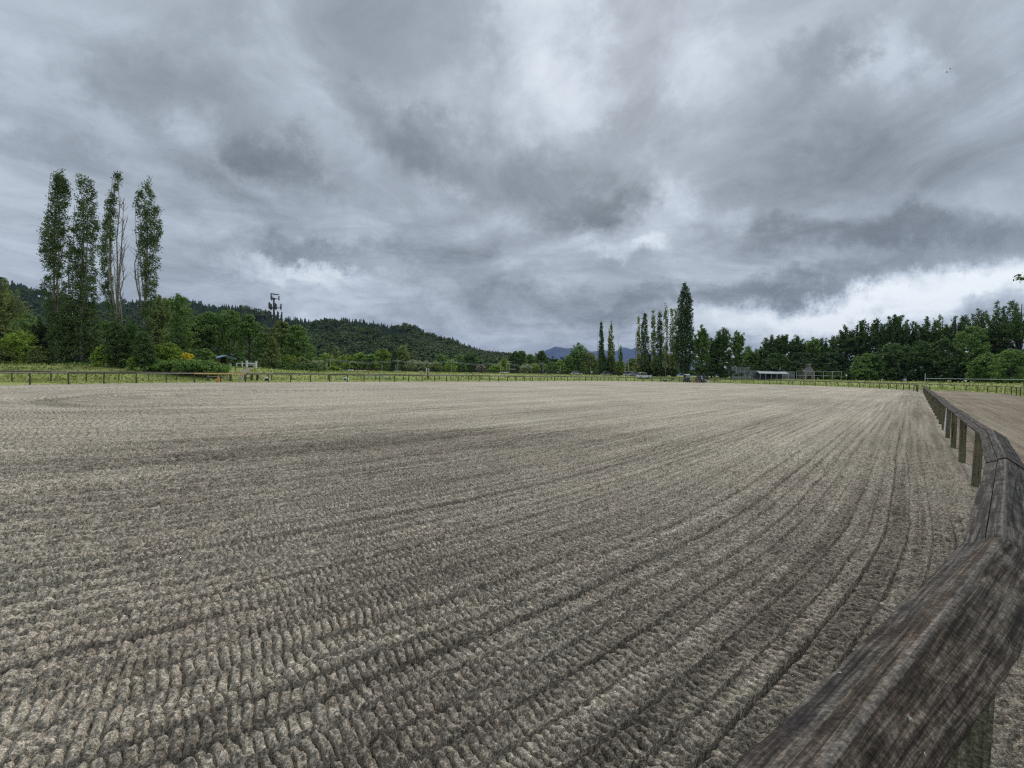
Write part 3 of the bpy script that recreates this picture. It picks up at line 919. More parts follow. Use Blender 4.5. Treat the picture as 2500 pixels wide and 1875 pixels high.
def crown_tree(name, label, px, hw, ytop, Y, leaf='mid', bark=BARK, kind='round', group=None, cat='tree', seed=0, dens=1.0, low=.12, ybase=None, gaps=.0):
    g = np.random.default_rng(seed * 7 + 3)
    bx = P(px, 905, Y)[0]; gz = tz(bx, Y)
    m = Y / FPX
    top = P(px, ytop, Y)[2] - gz
    bx = P(px, ytop, Y)[0] * .35 + bx * .65
    Wd = hw * m
    z0 = top * low
    ls = leafsize(Y)
    cs = max(ls * 1.5, min(Wd, top) * .13)
    hgt = top - z0
    N = int(dens * min(260, max(26, (2 * Wd * hgt) / (cs * cs) * 1.25)))
    # lobes shape the outline
    nl = 6 if Wd > 2 * ls else 3
    lob = []
    for k in range(nl):
        a = g.random() * 6.28; f = g.random()
        if kind == 'cone': rr = Wd * (1 - f) * .5
        else: rr = Wd * .55 * math.sqrt(max(0, 1 - (f * 1.1) ** 2)) if kind == 'round' else Wd * .5 * (1 - f * .55)
        lob.append((math.cos(a) * rr, math.sin(a) * rr, z0 + hgt * (.18 + .62 * f), Wd * (.40 + .22 * g.random()) * (1 - .35 * f), hgt * (.20 + .10 * g.random())))
    cen = []
    tries = 0
    while len(cen) < N and tries < N * 30:
        tries += 1
        if kind == 'cone':
            f = g.random() ** 1.3; a = g.random() * 6.28; tier = .78 + .22 * math.sin(f * 34)
            rr = Wd * (1 - f) ** .8 * tier * (.45 + .55 * g.random())
            cen.append((math.cos(a) * rr, math.sin(a) * rr, z0 + hgt * f * .97)); continue
        if g.random() < .55:
            f = g.random(); a = g.random() * 6.28
            if kind == 'round': prof = math.sqrt(max(0, 1 - (2 * f - .85) ** 2 / 1.35)) if f > .1 else .62
            elif kind == 'bush': prof = math.sqrt(max(0, 1 - f * f))
            else: prof = (.72 + .28 * math.sin(f * 3.0)) * (1 - max(0, f - .6) * 1.15)
            lump = .78 + .44 * float(vnoise(np.array([a * 1.6 + seed]), np.array([f * 4.5]), 70 + seed)[0])
            rr = Wd * prof * lump * (.35 + .6 * math.sqrt(g.random()))
            cen.append((math.cos(a) * rr, math.sin(a) * rr, z0 + hgt * f * .95))
        else:
            lx, ly, lz, lr, lh = lob[g.integers(nl)]
            v = g.normal(size=3); v /= np.linalg.norm(v); v[2] = abs(v[2]) * .9 - .15
            q = (lx + v[0] * lr, ly + v[1] * lr, lz + v[2] * lh)
            if q[2] < top * .99 and math.hypot(q[0], q[1]) < Wd * 1.08: cen.append(q)
    fan = []; fans = []
    if kind == 'tall':      # wispy rising plumes against the sky
        cen = [c for c in cen if c[2] < z0 + hgt * (.62 + .10 * g.random())]
        for k in range(int(16 + 2.6 * Wd)):
            a = g.random() * 6.28; rt = Wd * 1.05 * math.sqrt(g.random()); zt = z0 + hgt * (1.0 - .30 * (rt / Wd) ** 2 - .20 * g.random())
            zs = z0 + hgt * (.30 + .18 * g.random()); ln_ = math.hypot(rt, zt - zs); m_ = max(4, int(ln_ * .6 / (cs * .55)))
            pth = []
            for q in range(m_ + 1):
                f = .42 + .58 * q / m_
                w_ = rt * f ** 1.05
                p_ = (math.cos(a) * w_ + g.normal() * cs * .36, math.sin(a) * w_ + g.normal() * cs * .36, zs + (zt - zs) * f)
                fan.append(p_); pth.append(p_)
            if k % 2 == 0: fans.append([(0, 0, zs * .8), pth[0], pth[len(pth) // 2], pth[-1]])
        for k in range(0):
            a = g.random() * 6.28; rr = Wd * .75 * math.sqrt(g.random()); z = z0 + hgt * (.72 + .12 * g.random())
            n_ = 4 + g.integers(4)
            for q in range(n_):
                cen.append((math.cos(a) * rr * (1 + q * .05) + g.normal() * cs * .3, math.sin(a) * rr + g.normal() * cs * .3, z + q * cs * .75 * (1 - .4 * rr / Wd)))
        cen = [c for c in cen if c[2] < top * 1.01]
    cen = np.array(cen)
    if kind == 'tall':
        hh = (cen[:, 2] - z0) / hgt
        nz = vnoise(cen[:, 0] / (cs * 2.6) + seed, cen[:, 2] / (cs * 2.2) + cen[:, 1] / (cs * 5), 65)
        cen = cen[nz > .12 + .20 * sm(hh, .2, .6)]
    per = 44 if Y < 150 else 26
    V, F = leaf_quads(cen, np.column_stack([np.full(len(cen), cs * .85), np.full(len(cen), cs * .85), np.full(len(cen), cs * .62)]), per, ls, .35, seed)
    if fan:
        V2, F2 = leaf_quads(np.array(fan), np.full((len(fan), 3), cs * .72), 17 if Y < 150 else 10, ls * .9, .3, seed + 1)
        F = np.concatenate([F, F2 + len(V)]); V = np.concatenate([V, V2])
    mb = MB()
    tr = max(.07, top * .017)
    for f_ in fans: mb.tube(f_, [tr * .4, tr * .28, tr * .16, .02], 4, False)
    if kind != 'bush':
        lean = g.normal() * .02 * top
        pts_ = [(0, 0, -.3), (lean * .3, 0, top * .25), (lean * .7, .05, top * .5), (lean, 0, top * .9)]
        mb.tube(pts_, [tr * 1.25, tr, tr * .65, tr * .15], 7)
        nlimb = 10 if Y < 150 else 5
        for k in range(nlimb):
            c = Vector(cen[g.integers(len(cen))]); f = min(.7, max(.12, c.z / top * .55))
            p0 = Vector((lean * f, 0, top * f))
            mid = p0.lerp(c, .5) + Vector((0, 0, .06 * top))
            mb.tube([p0, mid, c], [tr * .45, tr * .28, .03], 5)
    else:
        for k in range(5):
            c = Vector(cen[g.integers(len(cen))])
            mb.tube([(0, 0, -.1), (c.x * .4, c.y * .4, c.z * .6), tuple(c)], [.06, .04, .02], 5)
    return tree_things(name, label, cat, bx, Y, gz, mb, V, F, leaf, bark, group)

# the four tall poplars on the left
GP = 'tall poplars left of the arena'
envelope_tree('poplar_tree', 'leftmost of the four tall poplars, bulky leafy top, bare grey trunk below', 60,
   [(413,148,157),(432,127,164),(470,124,174),(505,119,172),(540,110,167),(572,97,162),(605,96,160),(640,104,160),(668,115,160,.6),(690,98,150,.5),(730,106,158,.7),(800,112,160,.9),(860,118,165,.9)], 905, 'poplar', BARKP, 1.35, .20, 136, 6, GP, seed=1, shrink=.85,
   bare=[(133,790,145,520,.16),(136,800,133,640,.14)])
envelope_tree('poplar_tree', 'second poplar from the left with a forked two-pointed top and dark skirt', 60.5,
   [(420,196,203,.6),(440,180,236,.55),(475,182,238,.6),(520,184,240,.8),(560,172,246),(600,165,244),(650,160,235),(700,155,238),(740,150,240),(800,140,242),(870,132,245),(900,135,240)], 905, 'poplar', BARKP, 1.25, .23, 200, 7, GP, seed=2, shrink=.85,
   bare=[(196,760,202,560,.12)])
envelope_tree('poplar_tree', 'third poplar from the left, half bare with grey leafless limbs on its right side', 59,
   [(413,285,290,.7),(430,276,300,.7),(447,278,294,.6),(470,266,288,.7),(500,258,284),(540,254,282),(575,247,282),(620,246,276,.8),(660,246,274,.8),(700,244,276,.8),(725,252,280,.8),(780,266,298,.8),(850,270,300,.9)], 905, 'poplar', BARKP, 1.4, .24, 286, 3, GP, seed=3,
   bare=[(286,790,297,480,.11),(284,800,288,440,.13),(292,780,304,540,.08),(280,760,270,640,.07),(296,800,300,600,.07)], trunk_r=.22)
envelope_tree('poplar_tree', 'rightmost of the four tall poplars, tapering leafy top on a pale forked trunk', 61,
   [(424,358,364,.7),(440,347,367,.6),(465,336,376,.7),(495,329,388,.7),(525,328,392,.9),(550,327,393),(580,333,389),(615,338,387,.9),(660,340,387,.9),(700,350,388,.9),(730,346,382,.8),(780,342,374,.8),(850,340,368,.8)], 905, 'poplar', BARKP, 1.3, .22, 352, 4, GP, seed=4,
   bare=[(343,740,330,580,.10),(351,800,356,520,.13),(356,790,366,600,.08)], trunk_r=.24)

GT = 'trees behind the left side of the arena'
def T(*a, **k): crown_tree('tree', *a, group=k.pop('group', GT), **k)
def B(*a, **k): crown_tree('shrub', *a, kind='bush', cat='shrub', group=k.pop('group', 'shrubs behind the left side of the arena'), low=.02, **k)
T('dark olive tree cut off by the left edge of the photo', 2, 46, 672, 62, 'olive', kind='tall', seed=10)
T('dark understorey tree at the foot of the leftmost poplar', 122, 34, 760, 64, 'vdark', kind='tall', seed=11, low=.03)
T('blackish green broad tree skirting the second poplar', 198, 42, 725, 62, 'vdark', kind='tall', seed=12, low=.02)
T('mid green tree seen between the second and third poplars', 262, 36, 783, 70, 'mid', kind='round', seed=13, low=.04)
T('grey green tree between the third and fourth poplars', 312, 34, 780, 69, 'mid', kind='tall', seed=14, low=.04)
T('dark slim tree at the foot of the third poplar', 288, 26, 790, 58, 'dark', kind='round', seed=15, low=.02)
T('dark slim tree at the foot of the rightmost tall poplar', 352, 22, 806, 58, 'dark', kind='round', seed=16, low=.02)
T('olive tree leaning out right of the fourth tall poplar', 386, 26, 705, 72, 'olive', kind='tall', seed=17, low=.04)
T('large rounded dark tree right of the tall poplars', 432, 46, 712, 80, 'mid', kind='round', seed=18, low=.05)
T('dark tree filling the gap left of the big rounded clump', 480, 34, 775, 88, 'dark', kind='round', seed=19, low=.04)
T('left crown of the big rounded clump behind the kiosk', 512, 44, 760, 90, 'mid', kind='round', seed=20, low=.04)
T('central highest crown of the big clump behind the kiosk', 560, 48, 752, 92, 'mid', kind='round', seed=21, low=.04)
T('right crown of the big clump behind the kiosk', 608, 34, 763, 91, 'mid', kind='round', seed=22, low=.04)
T('dark tree below the cell tower, left of two rounded trees', 652, 26, 815, 100, 'dark', kind='round', seed=23, low=.04)
T('olive green rounded tree just right of the cell tower', 688, 34, 781, 98, 'olive', kind='round', seed=24, low=.04)
T('dense rounded tree ending the left tree line', 726, 38, 790, 96, 'mid', kind='round', seed=25, low=.04)
T('light green pointed young tree in front of the cell tower trees', 664, 36, 822, 82, 'olive', kind='cone', seed=26, low=.05)
T('hazy green tree behind the far left shrubs', 60, 48, 762, 76, 'mid', kind='round', seed=27, low=.05)
T('dark filler tree behind the leftmost poplar', 100, 30, 800, 74, 'dark', kind='round', seed=28, low=.04)
B('yellow green willow shrub at the far left of the tree line', 55, 46, 808, 60, 'light', seed=30)
B('arching light green shrub left of the first poplar foot', 98, 26, 845, 59, 'olive', seed=31)
B('upright light green shrub between second and third poplars', 254, 24, 842, 58, 'light', seed=32)
B('small light green shrub left of the fourth poplar foot', 324, 12, 872, 57.5, 'light', seed=33)
B('rounded bright green shrub right of the fourth tall poplar', 412, 42, 838, 66, 'bright', seed=34)
B('mid green shrub between the yellow bush and the kiosk', 498, 28, 850, 72, 'mid', seed=35)
B('low dark shrub under the tree right of the white gate', 735, 26, 872, 86, 'olive', seed=36)
B('light green shrub between the pointed tree and the dense tree', 708, 20, 866, 84, 'light', seed=37)
B('grey green shrub at the right end of the left tree line', 775, 24, 880, 88, 'grey', seed=38)
B('dark shrub right of the kiosk bin', 588, 30, 873, 80, 'dark', seed=39)
B('bright yellow flowering bush above the bramble mound', 456, 21, 862, 63.5, 'yellow', seed=40, dens=.8)
B('lime green shrub far left beside the frame edge', 8, 26, 850, 58, 'olive', seed=41)
B('grassy mound shrub below the utility pole', 812, 22, 895, 100, 'light', seed=42)

# bramble mound and hedge growing along the fence: uncountable foliage
def thicket(name, pts, leaf, seed, per=26, size=.22):
    g = np.random.default_rng(seed)
    cen = []
    for (px, Y, ytop, n) in pts:
        for k in range(n):
            x, _, zt = P(px + g.normal() * 9, ytop, Y); yy = Y + g.normal() * .9
            gz = tz(x, yy)
            cen.append((x, yy, gz + max(.15, (zt - gz)) * (.15 + .85 * g.random() ** .6)))
    V, F = leaf_quads(np.array(cen), np.column_stack([np.full(len(cen), .45), np.full(len(cen), .45), np.full(len(cen), .25)]), per, size, .6, seed)
    o = mesh_obj(name, V, F, LM[leaf]); return o
tops = [(px, 61.0 + 1.5 * math.sin(px / 40), 898 + 3 * math.sin(px / 23), 9) for px in range(-60, 420, 8)]
tag(thicket('hedge_undergrowth', tops, 'bramble', 50), kind='stuff')
mound = [(px, 60.5 + 2 * math.sin(px), 911 - 30 * math.sqrt(max(0, 1 - ((px - 462) / 84) ** 2)) + random.uniform(-2, 2), 22) for px in range(384, 544, 5)]
tag(thicket('bramble_mound', mound, 'bramble', 51, per=30), 'sprawling leafy bramble mound behind the fence below the yellow bush', 'bramble bush')
ud = [(px, 66 + random.uniform(-2, 5), 885 + random.uniform(-8, 8), 8) for px in range(-60, 400, 9)] + [(px, 80 + random.uniform(-2, 8), 888 + random.uniform(-6, 6), 7) for px in range(470, 790, 9)]
tag(thicket('undergrowth', ud, 'dark', 52, 24, .26), kind='stuff')

# distant trees of the middle
GM = 'distant trees across the field'
mid_list = [
 (770, 24, 872, 190, 'mid', 'round', 'dull green tree first in the distant row right of the tree line'),
 (795, 22, 862, 200, 'light', 'round', 'yellow green distant tree behind the leftmost utility pole'),
 (820, 9, 845, 330, 'olive', 'round', 'small narrow rounded tree standing out at the hill foot'),
 (845, 24, 866, 205, 'light', 'round', 'light green round tree above the green bin'),
 (878, 22, 862, 210, 'light', 'round', 'light green tree above the pale boxes'),
 (906, 20, 864, 208, 'mid', 'round', 'mid green tree above the orange brown container'),
 (935, 20, 850, 200, 'bright', 'round', 'brightest lime green rounded tree in the distant row'),
 (963, 17, 856, 195, 'vdark', 'cone', 'dark conifer shaped tree beside two utility poles'),
 (982, 22, 840, 215, 'olive', 'tall', 'tall tree with pale bare top right of the lime tree'),
 (1012, 22, 879, 205, 'grey', 'round', 'greyish low tree right of the tall bare topped tree'),
 (1038, 22, 882, 208, 'grey', 'round', 'greyish low tree above the gate post with the white board'),
 (1062, 20, 884, 204, 'olive', 'round', 'low olive tree between two far utility poles'),
 (1080, 20, 864, 260, 'mid', 'round', 'pale tree rising behind the low olive tree'),
 (1102, 16, 878, 200, 'light', 'round', 'light leafed tree wrapped round a utility pole'),
 (1122, 20, 866, 240, 'mid', 'round', 'mid green tree right of the pole with light leaves'),
 (1146, 22, 855, 220, 'dark', 'tall', 'dark taller tree above the plum coloured bush'),
 (1192, 18, 886, 215, 'dark', 'round', 'dark low tree right of the plum coloured bush'),
 (1212, 20, 889, 190, 'light', 'round', 'light green low tree at the centre of the field edge'),
 (1232, 15, 877, 205, 'light', 'round', 'light green tree behind the lamp pole'),
 (1258, 20, 858, 230, 'dark', 'round', 'left one of the two dark round trees above the small white shelter'),
 (1272, 16, 855, 235, 'mid', 'round', 'right one of the two dark round trees above the small white shelter'),
 (1294, 14, 864, 240, 'mid', 'round', 'medium tree between the two dark pairs of trees'),
 (1322, 18, 856, 230, 'dark', 'round', 'dark tree left of the blue mountain'),
 (1284, 19, 889, 180, 'grey', 'round', 'pale dome shaped tree standing alone before the dark trees'),
 (1303, 14, 886, 184, 'bright', 'round', 'bright green tree right of the pale dome tree'),
 (1348, 18, 884, 195, 'mid', 'round', 'mid green low tree below the blue mountain'),
 (1368, 14, 880, 198, 'light', 'round', 'light low tree behind a leaning pole'),
 (1388, 14, 866, 200, 'mid', 'tall', 'upright tree left of the big airy tree'),
 (1411, 25, 835, 205, 'mid', 'tall', 'big airy tree right of the blue mountain'),
 (1440, 18, 860, 200, 'olive', 'round', 'olive tree between the big airy tree and thin poplars'),
 (1470, 14, 862, 176, 'dark', 'round', 'dark tree at the foot of the first thin poplar'),
 (1490, 14, 868, 178, 'dark', 'round', 'dark tree at the foot of the second thin poplar'),
 (1512, 12, 878, 172, 'olive', 'round', 'low olive tree right of the two thin poplars'),
 (1545, 14, 874, 210, 'olive', 'round', 'low tree behind the light poles'),
]
for i, (px, hw, yt, Y, leaf, kind, lab) in enumerate(mid_list):
    T(lab, px, hw, yt, Y, leaf, kind=kind, seed=100 + i, low=.03, group=GM)
crown_tree('shrub', 'plum and cream coloured flowering bush by the far fence', 1174, 15, 891, 180, 'plum', kind='bush', cat='shrub', seed=141, low=.02)

# thin poplars in the middle distance
GQ = 'poplars in the middle distance'
def POP(lab, px, hw, yt, Y, leaf='poplar', dens=1.15, gaps=.22, seed=0, top=.35, shape=None, bark=BARK, base=912, **k):
    env = [(yt, px - hw * .12, px + hw * .12, .8), (yt + 14, px - hw * .4, px + hw * .4), (yt + (base - yt) * .3, px - hw * .8, px + hw * .75), (yt + (base - yt) * .6, px - hw, px + hw), (base - 14, px - hw * .9, px + hw * .9)]
    envelope_tree('poplar_tree', lab, Y, shape or env, base, leaf, bark, dens, gaps, px, 4, GQ, seed=seed, csize=.75, plume=True, trunk_r=.13, shrink=.12, **k)
POP('thin pointed poplar, left of the far pair', 1468, 7, 787, 175, seed=200, bare=[(1459, 900, 1458, 810, .12), (1463, 900, 1462, 815, .1)])
POP('thin ragged poplar, right of the far pair', 1492, 9, 786, 176, 'olive', seed=201, gaps=.32, bare=[(1487, 900, 1486, 820, .1)])
POP('short young poplar beside the blue mountain', 1515, 6, 845, 170, 'mid', seed=202, bare=[(1510, 880, 1510, 824, .06)])
POP('slim grey poplar first in the middle row', 1559, 5, 771, 150, 'grey', seed=203, gaps=.3, bare=[(1552, 900, 1551, 815, .09)])
POP('bushy topped poplar second in the middle row', 1574, 11, 764, 148, seed=204)
POP('narrow pointed poplar third in the middle row', 1595, 7, 753, 146, 'olive', seed=205, gaps=.32)
POP('forked poplar fourth in the middle row', 1611, 9, 757, 145, seed=206)
POP('tall sparse grey poplar fifth in the middle row', 1626, 8, 733, 143, 'grey', seed=207, gaps=.40, dens=.8, bark=BARKP, bare=[(1628, 860, 1630, 760, .1), (1620, 860, 1619, 770, .1)])
POP('narrow poplar just left of the great dark poplar', 1640, 7, 754, 141, 'olive', seed=208)
POP('thin poplar leaning on the great dark poplar', 1649, 7, 736, 142, 'grey', seed=209, gaps=.34)
envelope_tree('poplar_tree', 'great dense dark poplar, tallest in the middle distance', 130,
   [(694,1669,1673,.8),(708,1664,1682,.8),(730,1656,1689,.9),(760,1653,1691),(800,1652,1692),(830,1649,1696),(860,1646,1698),(880,1648,1694),(896,1655,1688),(910,1668,1676,.5)], 914, 'vdark', BARK, 2.1, .05, 1673, 6, GQ, seed=210, csize=.8, plume=True, trunk_r=.3, shrink=.15)
GU = 'understorey trees below the middle poplars'
for i, (px, hw, yt, leaf) in enumerate([(1562, 12, 866, 'olive'), (1582, 12, 862, 'dark'), (1602, 12, 868, 'mid'), (1622, 12, 856, 'olive'), (1642, 12, 864, 'dark')]):
    T(['olive low tree under the first slim poplars', 'dark low tree under the bushy topped poplar', 'green low tree under the forked poplar', 'olive low tree under the tall sparse poplar', 'dark low tree against the great dark poplar'][i], px, hw, yt, 152, leaf, kind='round', seed=220 + i, low=.03, group=GU)

# trees right of the great poplar and the right hand wood
GR = 'trees of the right hand wood'
right_list = [
 (1712, 20, 791, 138, 'mid', 'tall', 'rounded tree directly right of the great dark poplar'),
 (1738, 16, 815, 140, 'dark', 'tall', 'darker tree in the notch right of the rounded tree'),
 (1763, 21, 789, 139, 'dark', 'tall', 'leafy tree with twiggy top behind the dark truck'),
 (1800, 20, 806, 142, 'mid', 'tall', 'spreading open tree above the ball field backstop'),
 (1828, 18, 840, 150, 'mid', 'tall', 'lower tree right of the backstop'),
 (1852, 16, 843, 148, 'mid', 'tall', 'low pale tree above the left end of the dugout'),
 (1880, 24, 812, 146, 'dark', 'tall', 'broad tree above the middle of the dugout'),
 (1913, 24, 806, 147, 'dark', 'tall', 'twin topped tree above the right end of the dugout'),
 (1946, 20, 811, 146, 'dark', 'tall', 'open crowned tree left of the stone chimney'),
 (1978, 22, 818, 145, 'mid', 'tall', 'green tree directly above the stone chimney'),
 (2003, 17, 813, 147, 'dark', 'tall', 'upright tree right of the stone chimney'),
 (2034, 16, 816, 149, 'dark', 'tall', 'slim tree in the dip of the right tree line'),
 (2068, 26, 785, 136, 'dark', 'tall', 'rising crown where the right wood grows taller'),
 (2100, 24, 775, 134, 'dark', 'tall', 'dark full crown left of the two paired tops'),
 (2138, 24, 765, 130, 'dark', 'tall', 'broad airy crown above the small tree with pale trunk'),
 (2180, 30, 757, 127, 'dark', 'tall', 'highest crown in the left part of the right wood'),
 (2222, 24, 771, 128, 'dark', 'tall', 'lower crown above the far grey bin'),
 (2262, 24, 759, 122, 'dark', 'tall', 'open crown above the pipe rail end post'),
 (2298, 20, 762, 124, 'mid', 'tall', 'narrow crown between two open crowns'),
 (2332, 22, 758, 120, 'dark', 'tall', 'airy crown left of the bright layered maple'),
 (2385, 34, 741, 116, 'dark', 'tall', 'tall spreading crown behind the layered maple'),
 (2440, 34, 726, 108, 'dark', 'tall', 'second highest crown near the right frame edge'),
 (2492, 38, 720, 104, 'dark', 'tall', 'tallest crown cut by the right frame edge'),
]
for i, (px, hw, yt, Y, leaf, kind, lab) in enumerate(right_list):
    T(lab, px, hw, yt, Y, leaf, kind=kind, seed=300 + i, low=.03, group=GR, dens=1.0)
GR2 = 'lower trees at the front of the right hand wood'
low_list = [
 (1895, 34, 862, 138, 'dark', 'round', 'dark low tree behind the dugout roof'),
 (1960, 36, 860, 137, 'vdark', 'round', 'very dark tree directly behind the stone chimney'),
 (2030, 38, 858, 134, 'vdark', 'round', 'very dark low tree behind the right end of the ball field'),
 (2050, 34, 906, 128, 'mid', 'round', 'flat spreading juniper like growth behind the field fence'),
 (2118, 34, 862, 120, 'mid', 'round', 'low round tree with a pale trunk'),
 (2175, 40, 835, 118, 'dark', 'round', 'dark low tree above the far grey bin'),
 (2240, 44, 830, 116, 'dark', 'round', 'dull green tree above the start of the pipe rail'),
 (2300, 42, 828, 112, 'dark', 'round', 'dull green dense tree left of the layered maple'),
 (2368, 38, 792, 108, 'mid', 'round', 'bright green layered maple in the right wood'),
 (2410, 32, 862, 98, 'mid', 'round', 'smaller green maple in front of the layered maple'),
 (2470, 40, 852, 92, 'mid', 'round', 'fresh green maple at the right frame edge'),
 (2430, 44, 830, 110, 'vdark', 'round', 'very dark tree between the front maples and the tall crowns'),
]
for i, (px, hw, yt, Y, leaf, kind, lab) in enumerate(low_list):
    T(lab, px, hw, yt, Y, leaf, kind=kind, seed=340 + i, low=.02, group=GR2, dens=1.1)
uw = [(px, 126 + random.uniform(-4, 14) - max(0, px - 2050) * .06, 895 + random.uniform(-22, 14), 6) for px in range(1700, 2620, 8)]
tag(thicket('wood_undergrowth', uw, 'vdark', 53, 34, .5), kind='stuff')

# ------------------------------------------------------------------ hills and mountain
SKYL = [(-400, 640), (-200, 660), (0, 682), (45, 688), (102, 712), (180, 735), (237, 738), (328, 732), (400, 728), (441, 725), (475, 733), (509, 742), (588, 747), (640, 755), (678, 769), (720, 776), (769, 780), (800, 777), (836, 776), (904, 783), (961, 795), (985, 793), (1006, 792), (1025, 800), (1040, 810), (1085, 824), (1105, 824), (1130, 838), (1175, 853), (1220, 862), (1277, 868), (1340, 880), (1420, 893), (1560, 905)]
def ridge_h(px):
    ys = np.interp(px, [a for a, b in SKYL], [b for a, b in SKYL])
    return ys
def hill_z(px, Y):
    """ground height of the forested hill at bearing px and distance Y"""
    ys = ridge_h(px)
    hor = 909.9 + ROLL * (px - 1250)
    top = (hor - ys) / FPX * 760.0 - 9.0
    top = np.maximum(top, 0)
    t = np.clip((Y - 420) / (760 - 420), 0, 1)
    face = top * (t ** 1.15)
    face = face + top * .10 * (vnoise(px / 60, Y / 70, 80) - .5) * np.sin(math.pi * t)
    back = np.clip((Y - 760) / 700, 0, 1)
    return np.where(Y < 760, face, top * (1 - back ** 1.5)) - 1.5
hp = np.linspace(-400, 1560, 200); hy = np.concatenate([np.linspace(400, 760, 26), np.linspace(800, 1500, 9)])
HP, HY = np.meshgrid(hp, hy)
HZ = hill_z(HP, HY); HX = (HP - 1250) / FPX * HY
ii = np.arange(HP.size).reshape(HP.shape)
hf = np.stack([ii[:-1, :-1], ii[:-1, 1:], ii[1:, 1:], ii[1:, :-1]], -1).reshape(-1, 4)
HILLG = simple('hill_ground', (.03, .045, .022), .95, .3, .02)
hills = mesh_obj('hills', np.stack([HX.ravel(), HY.ravel(), HZ.ravel()], 1), hf, HILLG, smooth=True)
tag(hills, kind='structure')

def hill_forest():
    g = np.random.default_rng(77)
    n = 13000
    px = g.uniform(-120, 1560, n); t = g.random(n) ** .85
    Y = 425 + 345 * t
    z = hill_z(px, Y)
    x = (px - 1250) / FPX * Y
    # conifers in drifts on the upper slope, rounded broadleaf trees lower down
    drift = vnoise(px / 70, Y / 60, 90) * .6 + vnoise(px / 24, Y / 30, 91) * .3 + t * .55
    con = drift > .86
    Vd = []; Vc = []
    # broadleaf domes
    d = np.where(~con)[0]
    C = []; 
    for i in d:
        h = 11 + 7 * g.random(); w = 4.6 + 3 * g.random()
        for k in range(5):
            a = g.random() * 6.28; r = w * .55 * math.sqrt(g.random())
            C.append((x[i] + math.cos(a) * r, Y[i] + math.sin(a) * r, z[i] + h * (.45 + .42 * (1 - (r / w) ** 2)) ))
    V1, F1 = leaf_quads(np.array(C), np.full((len(C), 3), 2.4), 10, 1.7, 1.2, 5, .8)
    # conifers: drooping whorls
    c = np.where(con)[0]
    vs = []; fs = []
    for i in c:
        h = 8 + 7 * g.random() ** 2; w = 2.8 + 1.2 * g.random()
        for lv in range(5):
            f = lv / 5; zt = z[i] + h * (.15 + .85 * f); rr = w * (1 - f * .85)
            m_ = 5
            ph = g.random() * 6.28
            for k in range(m_):
                a = ph + k * 6.28 / m_ + g.normal() * .15; b = a + 6.28 / m_ * .75
                o = len(vs)
                dz_ = h * .2 * (.8 + .4 * g.random())
                vs += [(x[i], Y[i], zt + dz_), (x[i] + math.cos(a) * rr, Y[i] + math.sin(a) * rr, zt), (x[i] + math.cos(b) * rr, Y[i] + math.sin(b) * rr, zt - .5)]
                fs.append((o, o + 1, o + 2))
    a = mesh_obj('hill_broadleaf_forest', V1, F1, LM['hill']); tag(a, kind='stuff')
    b = mesh_obj('hill_conifer_forest', np.array(vs), np.array(fs), LM['hillc']); tag(b, kind='stuff')
    print('hill trees', len(d), len(c))
hill_forest()

# blue mountains 6 km off, their tops in the cloud
def mountain():
    pr = [(1180, 905), (1290, 885), (1300, 868), (1318, 862), (1332, 854), (1352, 846), (1372, 848), (1388, 851), (1410, 846), (1440, 858), (1470, 855), (1500, 858), (1518, 846), (1538, 852), (1552, 846), (1580, 858), (1620, 862), (1680, 878), (1800, 905)]
    pxs = np.linspace(1180, 1800, 160)
    ys = np.interp(pxs, [a for a, b in pr], [b for a, b in pr]) + 2.2 * (vnoise(pxs / 6, pxs * 0, 7) - .5)
    rows = []
    for k, f in enumerate(np.linspace(0, 1, 14)):
        Y = 5200 + 1500 * f
        hor = 909.9 + ROLL * (pxs - 1250)
        top = (hor - ys) / FPX * 6700
        zz_ = top * f ** 1.1 * (1 + .25 * (vnoise(pxs / 18, pxs * 0 + f * 6, 8) - .5) * (1 - f)) - 3
        rows.append(np.stack([(pxs - 1250) / FPX * Y, np.full_like(pxs, Y), zz_], 1))
    rows.append(np.stack([(pxs - 1250) / FPX * 8000, np.full_like(pxs, 8000.), np.full_like(pxs, -3.)], 1))
    V = np.concatenate(rows); n = len(pxs); ii = np.arange(len(V)).reshape(len(rows), n)
    F = np.stack([ii[:-1, :-1], ii[:-1, 1:], ii[1:, 1:], ii[1:, :-1]], -1).reshape(-1, 4)
    o = mesh_obj('mountains', V, F, simple('mountain_forest_hazed', (.03, .055, .12), .95, .3, .002), smooth=True)  # dark forest colour with the blue of distant haze painted in
    tag(o, kind='structure')
mountain()
# belt of dark far trees along the valley floor
vb = [(px, 330 + random.uniform(-20, 30), 893 + random.uniform(-6, 8) + (px - 1000) * .012, 5) for px in range(-60, 2600, 5)]
tag(thicket('valley_trees', vb, 'hill', 54, 22, 1.5), kind='stuff')
fc = [(px, 420 + random.uniform(-10, 40), 876 + random.uniform(-5, 10), 5) for px in range(1225, 1380, 3)]
tag(thicket('far_conifer_belt', fc, 'hillc', 55, 18, 1.7), kind='stuff')

